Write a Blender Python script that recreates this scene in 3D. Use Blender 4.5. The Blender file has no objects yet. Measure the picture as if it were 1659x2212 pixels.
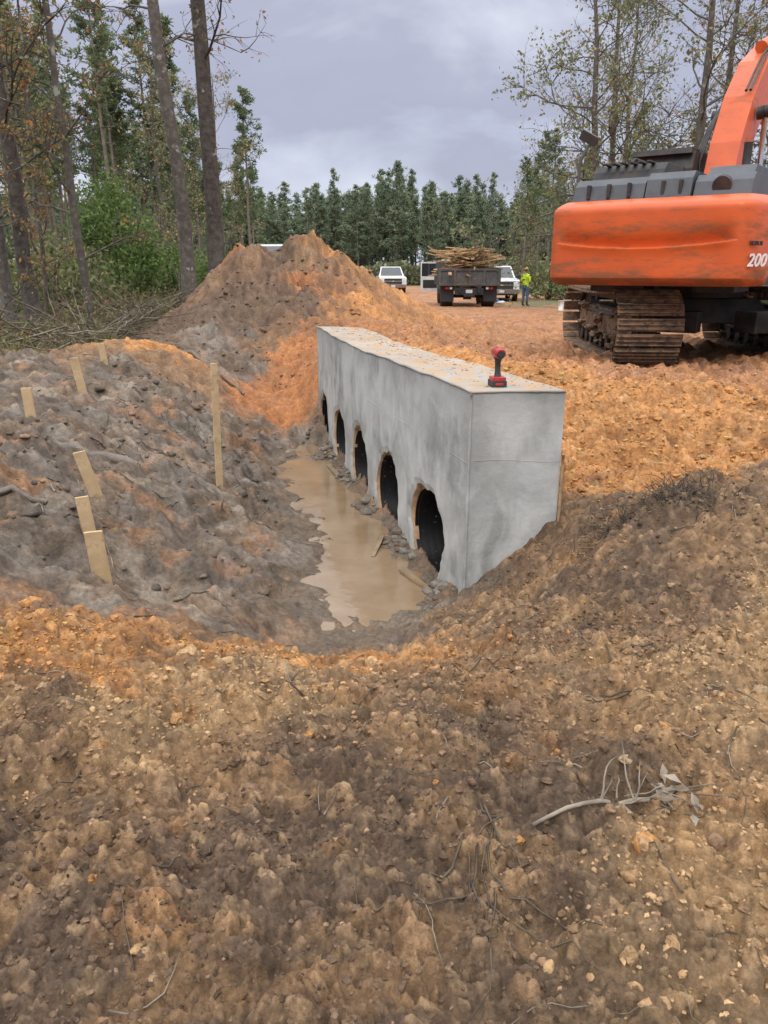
import bpy, bmesh, math, numpy as np
from mathutils import Vector, Matrix
rng=np.random.default_rng(7)
sc=bpy.context.scene
PI=math.pi
# ------------------------------------------------------------------ noise
def _h(ix,iy,seed):
    n=(ix*374761393+iy*668265263+seed*1442695041)&0xFFFFFFFF
    n=((n^(n>>13))*1274126177)&0xFFFFFFFF
    n=n^(n>>16)
    return (n&0xFFFFFF)/float(0x1000000)
def perlin(x,y,seed=0):
    xi=np.floor(x);yi=np.floor(y);fx=x-xi;fy=y-yi
    xi=xi.astype(np.int64);yi=yi.astype(np.int64)
    u=fx*fx*fx*(fx*(fx*6-15)+10);v=fy*fy*fy*(fy*(fy*6-15)+10)
    def g(ax,ay,dx,dy):
        a=_h(ax,ay,seed)*2*PI
        return np.cos(a)*dx+np.sin(a)*dy
    a=g(xi,yi,fx,fy);b=g(xi+1,yi,fx-1,fy);c=g(xi,yi+1,fx,fy-1);d=g(xi+1,yi+1,fx-1,fy-1)
    return (a+(b-a)*u)*(1-v)+(c+(d-c)*u)*v
def fbm(x,y,o,seed=0,gain=.5):
    s=0;a=1.
    for i in range(o):
        s=s+a*perlin(x*2**i+i*17.3,y*2**i-i*9.1,seed+i);a*=gain
    return s
def lumps(x,y,cell,seed,prob,flat=.7):
    X=x/cell;Y=y/cell
    xi=np.floor(X).astype(np.int64);yi=np.floor(Y).astype(np.int64)
    out=np.zeros(x.shape);idr=np.full(x.shape,.5)
    for dx in(-1,0,1):
        for dy in(-1,0,1):
            cx=xi+dx;cy=yi+dy
            h1=_h(cx,cy,seed);h2=_h(cx,cy,seed+1);h3=_h(cx,cy,seed+2);h4=_h(cx,cy,seed+3)
            ang=h4*6.28
            ex=X-(cx+.5+(h1-.5)*.9);ey=Y-(cy+.5+(h2-.5)*.9)
            rx=ex*np.cos(ang)+ey*np.sin(ang);ry=-ex*np.sin(ang)+ey*np.cos(ang)
            d2=rx*rx+ry*ry*1.8
            r=np.where(h3<prob,.22+.5*(h3/prob)**2,0)
            hg=np.sqrt(np.maximum(r*r-d2,0))
            m=hg>out;out=np.where(m,hg,out);idr=np.where(m,h4,idr)
    return out*cell*flat,idr
def sst(x,a,b):
    t=np.clip((x-a)/(b-a),0,1);return t*t*(3-2*t)
# ------------------------------------------------------------------ terrain
CP=np.array([
(-6,-6,-1.6),(6,-6,-1.5),(0,-6,-1.6),(0,0,-1.6),(-1,1.2,-1.6),(1,1.2,-1.57),(0,1.2,-1.6),(-2.5,1,-1.55),(2.5,1,-1.45),
(0,2.5,-1.68),(-1,2.5,-1.62),(1.33,2.4,-1.50),(-1.65,2.85,-1.50),(-.97,3.3,-1.78),(0,3.1,-1.84),(-.6,3.1,-1.74),(.6,3.0,-1.76),
(-.4,3.85,-2.12),(.1,3.8,-2.06),(.45,4.1,-2.0),(.5,4.4,-2.04),(.85,4.0,-1.78),(1.0,4.3,-1.68),(1.2,4.5,-1.5),(1.35,4.3,-1.42),
(1.69,3.2,-1.48),(1.64,4.05,-1.28),(2.48,4.6,-1.18),(2.6,3,-1.35),(4,3,-1.2),(1,3.2,-1.68),(3.6,4.8,-1.15),
(1.25,4.85,-1.52),(1.9,5.0,-1.50),(2.6,5.25,-1.38),(1.25,5.6,-1.38),(1.9,5.7,-1.34),(2.7,6.0,-1.14),(1.1,6.5,-1.12),(.75,7.6,-1.05),(.4,8.8,-1.0),(-.1,10,-.88),(2.0,6.3,-1.06),
(3.4,7,-1.1),(1.5,9,-1.12),(3.2,9.5,-1.18),(5,9.5,-1.2),(3.3,13,-1.22),(5.5,13,-1.22),(4.4,6.2,-1.1),(7,8,-1.15),(1,12,-1.18),(7,12,-1.2),(10,6,-1.1),
(.28,5.08,-2.23),(-.07,6.4,-2.23),(-.44,7.9,-2.23),(-.82,9.3,-2.22),(-.2,5,-2.27),(-.45,6.3,-2.24),(-.8,7.6,-2.24),(-1.0,8.8,-2.23),
(.378,4.77,-2.2),(.128,5.74,-2.22),(-.247,7.19,-2.22),(-.62,8.64,-2.22),(-.85,9.51,-2.2),
(-.62,4.75,-2.17),(-.45,4.35,-2.2),(-.7,5.6,-2.16),(-.96,6.8,-2.16),(-1.34,8.6,-2.17),(-1.2,9.5,-2.17),(-.22,4.12,-2.2),(0.1,4.4,-2.2),
(-1.1,4.6,-2.02),(-1.72,4.17,-1.85),(-2.02,4.72,-1.72),(-2.15,5.2,-1.65),(-1.5,6.5,-1.9),(-2.2,7.0,-1.6),(-3.1,6.4,-1.3),
(-3.15,7.7,-1.3),(-3.58,9.45,-1.15),(-3.4,10.4,-.95),(-2.8,5.3,-1.35),(-3.65,7.6,-1.2),(-2.4,8.8,-1.5),(-2.6,10.5,-1.25),
(-1.9,10,-1.9),(-1.5,11.3,-1.78),(-1.15,11,-1.45),(-1.3,10.2,-2.0),(-.7,10.7,-1.0),
(-1.75,12.5,-1.25),(-.5,12,-.85),(-.6,14,-.6),(-1.7,16,.58),(-1.2,16.2,.45),(-2.1,15.3,.05),(-2.9,15.5,.32),(-2.8,14,-.5),(-3.9,15,-.66),(-4.1,13.5,-1.05),
(-.5,17,-.10),(.45,18,-.70),(1.2,15,-1.2),(-1.7,18,-.3),(-3,18,-.5),(-2,21,-1.35),(-4.5,11.5,-1.15),(1.5,19,-1.3),(-5,16,-1.25),
(-6,11.6,-1.2),(-6,7,-1.25),(-5,5,-1.3),(-5,2,-1.4),(-8,15,-1.25),(-12,10,-1.2),
(0,25,-1.42),(6,25,-1.42),(-8,25,-1.35),(7,30,-1.5),(4,35,-1.6),(7,38,-1.72),(0,45,-1.68),(8,48,-1.66),(.5,60,-1.68),(14,35,-1.5),
(-12,45,-1.5),(20,20,-1.3),(-25,25,-1.3),(25,60,-1.6),(-25,60,-1.6),(0,90,-1.7),(40,100,-1.7),(-40,100,-1.7),(-25,0,-1.3),(25,0,-1.2),(0,-25,-1.6)],float)
def _phi(r2): return np.sqrt(r2+.02)
_n=len(CP)
_A=np.zeros((_n+1,_n+1))
_d=((CP[:,None,:2]-CP[None,:,:2])**2).sum(-1)
_A[:_n,:_n]=_phi(_d);_A[_n,:_n]=1;_A[:_n,_n]=1
_W=np.linalg.solve(_A,np.append(CP[:,2],0))
def rbf(x,y):
    z=np.full(x.shape,_W[_n])
    for i in range(_n):
        z+=_W[i]*_phi((x-CP[i,0])**2+(y-CP[i,1])**2)
    return z
# palette : orange, dark, grey, road, ochre, forest, grass, mid, deep orange
PAL=np.array([(.44,.205,.072),(.120,.078,.051),(.120,.089,.063),(.35,.165,.075),(.35,.222,.115),(.10,.075,.045),(.14,.13,.06),(.215,.132,.076),(.33,.135,.050)])
ZP=[(0,[(-1.2,2.95),(-.6,3.2),(-1.7,3.05),(.1,3.5),(-.3,3.3),(1.3,5.5),(1.55,5.2),(2,6),(2.6,5.5),(1.2,6.5),(1.0,7.5),(-.5,14),(-1,16),(.3,17),(-3.2,10.5),(3.2,6),(1.9,5.3),(.6,8.6),(2.2,4.9),(3.4,5.3)]),
(8,[(-1.4,11.3),(-.9,11),(-1.6,12.3),(-.6,12),(-1.8,10.8),(-1.1,12.5),(-2.9,15.8),(-1.2,14.8),(-1.6,16.3),(-2,16.4)]),
(1,[(0,1.55),(-1,1.2),(.35,1.9),(-.3,1.95),(1.6,4.1),(1.42,4.35),(1.75,3.9),(-.6,1.6),(-2.6,14),(-2.1,14.6),(-2.2,13.3),(-1.5,13.7),(.3,2.5),(.9,3.8),(-3.4,14),(.15,2.15),(1.3,3.7),(1.1,3.3),(-1.1,1.8),(.75,2.0),(-2.2,15.6),(2.3,3.6)]),
(7,[(0,2.4),(1,3),(.5,3.9),(.2,2.9),(1.5,3.4),(2,4),(.8,2.3),(-.2,3.8),(2.4,4.4),(2.6,3.5),(-1.2,15.5),(-3.8,9.9),(-3.0,9.9),(-1.3,2.2),(.5,3.2),(1.2,3.9),(.7,3.5),(-2,12.7),(-.7,2.1),(-1.1,16.4),(-2.6,15.2),(-3.6,15),(-1.7,15.4)]),
(4,[(1.3,1.8),(1.7,2.5),(-.8,2.45),(1,1.25),(-1.6,2.1),(.8,1.5),(-.3,2.7),(2,3),(1.5,1.3),(1.1,2.6),(-.5,2.9)]),
(2,[(-1.3,4.8),(-1.7,4.2),(-2,5.5),(-1.5,6.5),(-2.5,7),(-3,6),(-2,8),(-2.5,9),(-1.2,4.1),(-.5,4.3),(-.5,6),(-1,8),(-1.6,9.2),(-2.4,11.6),(-.2,5),(-2.4,4.6),(-3.4,7),(-3,8.5),(-2.6,12.6),(-1.9,3.9),(-2.6,5.4),(-1,5.6),(-.2,4.5),(-4.2,9),(.2,4.2),(-.5,3.95),(-3.3,9.6)]),
(3,[(1.5,9),(2.5,8),(4,10),(1,13),(3,17),(2,25),(3,40),(1,60),(5,7),(5,14),(0,75),(6,30),(5,50),(6,20),(.5,20),(4,8),(7,9)]),
(5,[(-6,12),(-6,16),(-9,25),(-5,20),(-6,8),(-5,14.5),(-12,12),(-12,35),(-4.6,11.8),(-6,4)]),
(6,[(-10,50),(14,40),(18,30),(-5,65),(15,60),(-40,90),(40,90),(11,60),(14,22),(-15,70),(10,80),(-10,90),(10,40)])]
def zones(x,y):
    r=np.hypot(x,y)
    k=(.38+r*.014)
    xw=x+k*fbm(x*1.7,y*1.7,5,31,.62);yw=y+k*fbm(x*1.7+50,y*1.7,5,37,.62)
    Wt=np.zeros((9,)+x.shape)
    for c,pl in ZP:
        for(px,py) in pl:
            d=(xw-px)**2+(yw-py)**2
            Wt[c]+=1/(d+.012)**2.6
    Wt/=Wt.sum(0)
    return Wt
AX,AY=.53,4.5
def wall_ls(x,y):
    return (x-AX)*-.25+(y-AY)*.968,(x-AX)*.968+(y-AY)*.25
def terrain(x,y,fine=True):
    z=rbf(x,y);r=np.hypot(x,y)
    far=sst(r,80,120);z=z*(1-far)-1.7*far
    W=zones(x,y)
    amp=1-.75*sst(r,18,35)
    pit=sst(-z,2.06,2.18)
    q=amp*(1-.62*pit)
    m=np.exp(-(((x+1.9)/2.3)**2+((y-15.2)/2.6)**2))
    g=W[2];fo=W[5]+W[6]
    z=z+q*.05*fbm(x*1.2,y*1.2,3,3)
    z=z+q*g*((.32-np.abs(fbm(x*1.7+.5*perlin(x,y,8),y*1.7+.5*perlin(x,y,18),4,5,.45)))*.24+.045*fbm(x*5,y*5,3,9,.5)+.05*(.3-np.abs(perlin(x*3.6+.5*perlin(x*2,y*2,7),y*3.6,19))))
    z=z+m*(.28*fbm(x*1.6,y*1.6,5,11,.6)+.14*(.3-np.abs(perlin(x*2.2,y*1.2,12))))
    nf=1-sst(y,4,5)
    z=z+q*(1-g)*(1-fo*.7)*(.05*fbm(x*4.5,y*4.5,3,15,.5)+(.05+.035*nf)*perlin(x*1.9,y*1.9,16))
    rd=W[3]+.5*W[0]*(y>4.6)
    ca,sa=math.cos(.45),math.sin(.45)
    z=z+q*rd*(.085*perlin((x*ca+y*sa)*2.1+perlin(x*.6,y*.6,4),(y*ca-x*sa)*.5,21)+.12*fbm(x*2.6,y*2.6,4,22,.6)+.04*perlin(x*1.2+3,y*6,23))
    for (x0,y0,x1,y1) in((2.9,6.3,6.5,7.2),(1.6,8.4,3.4,12.5)):
        L=math.hypot(x1-x0,y1-y0);dx,dy=(x1-x0)/L,(y1-y0)/L
        l=(x-x0)*dx+(y-y0)*dy;s=(x-x0)*-dy+(y-y0)*dx
        mk=sst(.36-np.abs(s),0,.06)*sst(l,0,.3)*sst(L-l,0,.3)
        z=z+mk*(-.04+.03*np.abs(np.sin(l/.19*PI)))
    idr=np.full(x.shape,.5);idb=np.full(x.shape,.5);cav=np.zeros(x.shape)
    if fine:
        loose=(1-g*.8)*(1-fo)*(1-.75*pit)*(1-rd*.2)
        n=r<12
        if n.any():
            wx=x[n]+.02*perlin(x[n]*20,y[n]*20,501);wy=y[n]+.02*perlin(x[n]*20+9,y[n]*20,502)
            f=loose[n]*(1-sst(r[n],10,12))
            a,b=lumps(wx,wy,.16,101,.5,.5);z[n]+=a*f;idb[n]=b
            c=.02*fbm(x[n]*11,y[n]*11,3,105,.5);z[n]+=c*f;cav[n]+=c*f*.7
        n=r<7.5
        if n.any():
            f=loose[n]*(1-sst(r[n],6,7.5))
            wx=x[n]+.009*perlin(x[n]*50,y[n]*50,503);wy=y[n]+.009*perlin(x[n]*50+9,y[n]*50,504)
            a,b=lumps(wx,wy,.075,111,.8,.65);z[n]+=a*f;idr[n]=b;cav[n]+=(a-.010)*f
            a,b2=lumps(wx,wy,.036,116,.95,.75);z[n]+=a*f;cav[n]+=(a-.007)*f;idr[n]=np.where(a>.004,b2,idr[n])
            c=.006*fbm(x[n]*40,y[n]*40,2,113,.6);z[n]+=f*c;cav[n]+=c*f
        n=r<4.5
        if n.any():
            a,b=lumps(x[n],y[n],.02,121,.9,.65);f=loose[n]*(1-sst(r[n],3.5,4.5))
            z[n]+=a*f;cav[n]+=(a-.004)*f
        n=r<26
        a,b=lumps(x[n],y[n],.34,131,.35,.5);z[n]+=a*(1-pit[n])*amp[n]*(.2+.7*m[n]+.3*g[n])*(1-fo[n])
        wx=x[n]+.06*perlin(x[n]*8,y[n]*8,505);wy=y[n]+.06*perlin(x[n]*8+9,y[n]*8,506)
        a,b=lumps(wx,wy,.17,135,.5,.5);z[n]+=a*(1-pit[n]*.7)*amp[n]*(.05+.7*m[n]+.35*g[n]+.5*rd[n])*(1-fo[n]);cav[n]+=(a-.01)*.5*g[n]*(1-pit[n])
        far_=sst(r[n],3.5,7)
        c=(.016+.03*far_+.004*g[n]+.02*m[n])*fbm(x[n]*8,y[n]*8,4,133,.55)*(1-pit[n]*.5)*(1-fo[n]*.5)*amp[n];z[n]+=c;cav[n]+=c*.8
    l,s=wall_ls(x,y)
    z=z+np.where((s<0)&(s>-.3)&(l>.1)&(l<5.6),(.06*sst(s,-.28,-.04))*np.clip(np.cos((l-.27)*2*PI/1.1),0,1),0)
    inside=(s>.05)&(s<.5)&(l>.06)&(l<5.58)
    z=np.where(inside,-2.45,z)
    return z,W,idr,idb,cav
def gz(x,y):
    z=terrain(np.array([float(x)]),np.array([float(y)]),False)[0];return float(z[0])
# ------------------------------------------------------------------ mesh builder
class MB:
    def __init__(s): s.V=[];s.F=[];s.C=[];s.n=0;s.M=None
    def add(s,V,F,mat=0,col=(1,1,1),smooth=False):
        V=np.asarray(V,float).reshape(-1,3)
        if s.M is not None: V=V@s.M[:3,:3].T+s.M[:3,3]
        col=np.asarray(col,float)
        if col.ndim==1: col=np.tile(col,(len(V),1))
        if isinstance(F,np.ndarray): s.F.append((F+s.n,mat,smooth))
        else:
            d={}
            for f in F: d.setdefault(len(f),[]).append(f)
            for f in d.values(): s.F.append((np.array(f)+s.n,mat,smooth))
        s.V.append(V);s.C.append(col);s.n+=len(V)
    def box(s,c,size,mat=0,R=None,tp=(1,1),col=(1,1,1),sh=(0,0)):
        x,y,z=[q/2 for q in size];tx,ty=tp
        V=np.array([(-x,-y,-z),(x,-y,-z),(x,y,-z),(-x,y,-z),(-x*tx+sh[0],-y*ty+sh[1],z),(x*tx+sh[0],-y*ty+sh[1],z),(x*tx+sh[0],y*ty+sh[1],z),(-x*tx+sh[0],y*ty+sh[1],z)])
        if R is not None: V=V@np.array(R).T
        s.add(V+np.array(c),np.array([(0,3,2,1),(4,5,6,7),(0,1,5,4),(1,2,6,5),(2,3,7,6),(3,0,4,7)]),mat,col)
    def tube(s,P,r,n=6,mat=0,col=(1,1,1),caps=True,smooth=True):
        P=np.asarray(P,float);k=len(P);r=np.broadcast_to(np.asarray(r,float),(k,))
        T=np.gradient(P,axis=0);T/=np.linalg.norm(T,axis=1)[:,None]+1e-9
        ref=np.array([0,0,1.]) if abs(T[0,2])<.9 else np.array([1.,0,0])
        U=np.cross(T,ref);U/=np.linalg.norm(U,axis=1)[:,None]+1e-9;Wv=np.cross(T,U)
        a=np.arange(n)/n*2*PI
        V=P[:,None]+r[:,None,None]*(np.cos(a)[None,:,None]*U[:,None]+np.sin(a)[None,:,None]*Wv[:,None])
        i=np.arange(k-1)[:,None]*n;j=np.arange(n)[None];j2=(j+1)%n
        F=np.stack([i+j,i+j2,i+n+j2,i+n+j],-1).reshape(-1,4)
        base=s.n
        s.add(V.reshape(-1,3),F,mat,col,smooth)
        if caps:
            s.F.append((np.array([[base+q for q in range(n)]]),mat,False))
            s.F.append((np.array([[base+(k-1)*n+q for q in range(n-1,-1,-1)]]),mat,False))
    def cyl(s,a,b,r,n=16,mat=0,r2=None,col=(1,1,1)):
        s.tube([a,b],[r,r if r2 is None else r2],n,mat,col)
    def prism(s,poly,x0,x1,mat=0,col=(1,1,1)):
        k=len(poly)
        V=[(x0,a,b) for a,b in poly]+[(x1,a,b) for a,b in poly]
        F=[list(range(k-1,-1,-1)),list(range(k,2*k))]+[[i,(i+1)%k,(i+1)%k+k,i+k] for i in range(k)]
        s.add(V,F,mat,col)
    def build(s,name,mats,loc=(0,0,0),rz=0,bevel=0,parent=None,link=True):
        V=np.concatenate(s.V);me=bpy.data.meshes.new(name)
        me.vertices.add(len(V));me.vertices.foreach_set('co',V.ravel())
        lv=np.concatenate([f.ravel() for f,_,_ in s.F]);ct=np.concatenate([np.full(len(f),f.shape[1]) for f,_,_ in s.F])
        mi=np.concatenate([np.full(len(f),m) for f,m,_ in s.F]);sm=np.concatenate([np.full(len(f),q) for f,_,q in s.F])
        me.loops.add(len(lv));me.loops.foreach_set('vertex_index',lv.astype(np.int32))
        me.polygons.add(len(ct));me.polygons.foreach_set('loop_start',(np.cumsum(ct)-ct).astype(np.int32))
        me.polygons.foreach_set('material_index',mi.astype(np.int32));me.polygons.foreach_set('use_smooth',sm.astype(bool))
        for m in mats: me.materials.append(m)
        ca=me.color_attributes.new('Col','FLOAT_COLOR','POINT')
        C=np.concatenate(s.C);C=np.hstack([C,np.ones((len(C),1))]);ca.data.foreach_set('color',C.ravel())
        me.update();me.validate()
        if not link: return me
        return put(name,me,loc,rz,bevel,parent)
def put(name,me,loc=(0,0,0),rz=0,bevel=0,parent=None,scale=1):
    o=bpy.data.objects.new(name,me);sc.collection.objects.link(o)
    o.location=loc;o.rotation_euler=(0,0,rz)
    o.scale=(scale,)*3 if np.isscalar(scale) else scale
    if bevel:
        b=o.modifiers.new('bev','BEVEL');b.width=bevel;b.segments=2;b.limit_method='ANGLE';b.angle_limit=.6
    if parent: o.parent=parent
    return o
# ------------------------------------------------------------------ materials
def nn(nt,t,**k):
    n=nt.nodes.new(t)
    for a,b in k.items(): setattr(n,a,b)
    return n
def pmat(name,c1,c2=None,scale=5,rough=.7,bump=0,metal=0,lo=.4,hi=.6,bscale=None,spec=.5,trans=0,detail=5,c3=None,s3=2,lo3=.5,hi3=.6,rough2=None):
    m=bpy.data.materials.new(name);m.use_nodes=True;nt=m.node_tree;p=nt.nodes['Principled BSDF'];L=nt.links.new
    p.inputs['Roughness'].default_value=rough;p.inputs['Metallic'].default_value=metal;p.inputs['Specular IOR Level'].default_value=spec
    tc=nn(nt,'ShaderNodeTexCoord')
    if c2 is None: c2=tuple(q*.8 for q in c1)
    def mixn(sc_,lo_,hi_):
        no=nn(nt,'ShaderNodeTexNoise');no.inputs['Scale'].default_value=sc_;no.inputs['Detail'].default_value=detail;no.inputs['Roughness'].default_value=.62
        L(tc.outputs['Object'],no.inputs['Vector'])
        mr=nn(nt,'ShaderNodeMapRange');mr.inputs['From Min'].default_value=lo_;mr.inputs['From Max'].default_value=hi_
        L(no.outputs['Fac'],mr.inputs['Value']);return mr,no
    mr,no=mixn(scale,lo,hi)
    mx=nn(nt,'ShaderNodeMix',data_type='RGBA');mx.inputs['A'].default_value=(*c1,1);mx.inputs['B'].default_value=(*c2,1)
    L(mr.outputs[0],mx.inputs['Factor']);out=mx.outputs['Result']
    if c3:
        mr3,_=mixn(s3,lo3,hi3)
        m3=nn(nt,'ShaderNodeMix',data_type='RGBA');m3.inputs['B'].default_value=(*c3,1)
        L(out,m3.inputs['A']);L(mr3.outputs[0],m3.inputs['Factor']);out=m3.outputs['Result']
        if rough2 is not None:
            r3=nn(nt,'ShaderNodeMapRange');r3.inputs['To Min'].default_value=rough;r3.inputs['To Max'].default_value=rough2
            L(mr3.outputs[0],r3.inputs['Value']);L(r3.outputs[0],p.inputs['Roughness'])
    L(out,p.inputs['Base Color'])
    if bump:
        b=nn(nt,'ShaderNodeBump');b.inputs['Strength'].default_value=.6;b.inputs['Distance'].default_value=bump
        n2=nn(nt,'ShaderNodeTexNoise');n2.inputs['Scale'].default_value=bscale or scale*4;n2.inputs['Detail'].default_value=5
        L(tc.outputs['Object'],n2.inputs['Vector']);L(n2.outputs['Fac'],b.inputs['Height']);L(b.outputs[0],p.inputs['Normal'])
    return m
def attrmat(name,rough=.7,spec=.3,var=.3,scale=30,trans=0,plain=False):
    m=bpy.data.materials.new(name);m.use_nodes=True;nt=m.node_tree;p=nt.nodes['Principled BSDF'];L=nt.links.new
    a=nn(nt,'ShaderNodeAttribute',attribute_name='Col')
    if plain:
        d=nn(nt,'ShaderNodeBsdfDiffuse');L(a.outputs['Color'],d.inputs['Color']);t=nn(nt,'ShaderNodeBsdfTranslucent');L(a.outputs['Color'],t.inputs['Color'])
        ms=nn(nt,'ShaderNodeMixShader');ms.inputs[0].default_value=trans;L(d.outputs[0],ms.inputs[1]);L(t.outputs[0],ms.inputs[2]);L(ms.outputs[0],nt.nodes['Material Output'].inputs[0]);nt.nodes.remove(p);return m
    p.inputs['Roughness'].default_value=rough;p.inputs['Specular IOR Level'].default_value=spec
    tc=nn(nt,'ShaderNodeTexCoord');no=nn(nt,'ShaderNodeTexNoise');no.inputs['Scale'].default_value=scale;no.inputs['Detail'].default_value=4
    L(tc.outputs['Object'],no.inputs['Vector'])
    mr=nn(nt,'ShaderNodeMapRange');mr.inputs['From Min'].default_value=.3;mr.inputs['From Max'].default_value=.7;mr.inputs['To Min'].default_value=1-var;mr.inputs['To Max'].default_value=1+var
    L(no.outputs['Fac'],mr.inputs['Value'])
    vm=nn(nt,'ShaderNodeVectorMath',operation='SCALE');L(a.outputs['Color'],vm.inputs[0]);L(mr.outputs[0],vm.inputs['Scale'])
    L(vm.outputs[0],p.inputs['Base Color'])
    b=nn(nt,'ShaderNodeBump');b.inputs['Strength'].default_value=.8;b.inputs['Distance'].default_value=.01
    n2=nn(nt,'ShaderNodeTexNoise');n2.inputs['Scale'].default_value=90;n2.inputs['Detail'].default_value=4;L(tc.outputs['Object'],n2.inputs['Vector']);L(n2.outputs['Fac'],b.inputs['Height']);L(b.outputs[0],p.inputs['Normal'])
    return m
def ground_mat():
    m=bpy.data.materials.new('soil');m.use_nodes=True;nt=m.node_tree;p=nt.nodes['Principled BSDF'];L=nt.links.new
    a=nn(nt,'ShaderNodeAttribute',attribute_name='Col');w=nn(nt,'ShaderNodeAttribute',attribute_name='wet')
    tc=nn(nt,'ShaderNodeTexCoord')
    def noise(s,d=6,r=.6):
        n=nn(nt,'ShaderNodeTexNoise');n.inputs['Scale'].default_value=s;n.inputs['Detail'].default_value=d;n.inputs['Roughness'].default_value=r
        L(tc.outputs['Object'],n.inputs['Vector']);return n.outputs['Fac']
    def mr(v,a0,a1,b0,b1):
        q=nn(nt,'ShaderNodeMapRange');q.inputs['From Min'].default_value=a0;q.inputs['From Max'].default_value=a1;q.inputs['To Min'].default_value=b0;q.inputs['To Max'].default_value=b1
        L(v,q.inputs['Value']);return q.outputs[0]
    n1=noise(30,5,.75)
    vm=nn(nt,'ShaderNodeVectorMath',operation='SCALE');L(a.outputs['Color'],vm.inputs[0]);L(mr(n1,.32,.68,.55,1.45),vm.inputs['Scale'])
    L(vm.outputs[0],p.inputs['Base Color'])
    wn=nn(nt,'ShaderNodeMath',operation='MULTIPLY');L(w.outputs['Fac'],wn.inputs[0]);L(mr(noise(2.6,5,.62),.46,.62,.1,1),wn.inputs[1])
    L(mr(wn.outputs[0],0,1,.82,.20),p.inputs['Roughness'])
    L(mr(wn.outputs[0],0,1,.25,.55),p.inputs['Specular IOR Level'])
    b=nn(nt,'ShaderNodeBump');L(mr(w.outputs['Fac'],0,1,.9,.7),b.inputs['Strength']);b.inputs['Distance'].default_value=.016;L(noise(75,5,.72),b.inputs['Height']);L(b.outputs[0],p.inputs['Normal'])
    return m
M_soil=ground_mat()
M_leaf=attrmat('leaves',trans=.35,plain=True)
M_clod=attrmat('clod_soil',.92,.2,.35,60)
M_bark=pmat('bark',(.085,.07,.056),(.16,.145,.125),9,.9,.02,lo=.45,hi=.7,bscale=30,c3=(.30,.30,.27),s3=4,lo3=.60,hi3=.66)
M_bark2=pmat('dark_bark',(.045,.036,.03),(.09,.076,.062),9,.9,.03,bscale=25,c3=(.24,.24,.21),s3=3,lo3=.64,hi3=.68)
M_pbark=pmat('pine_bark',(.14,.11,.09),(.21,.17,.14),6,.9,.02)
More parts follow.
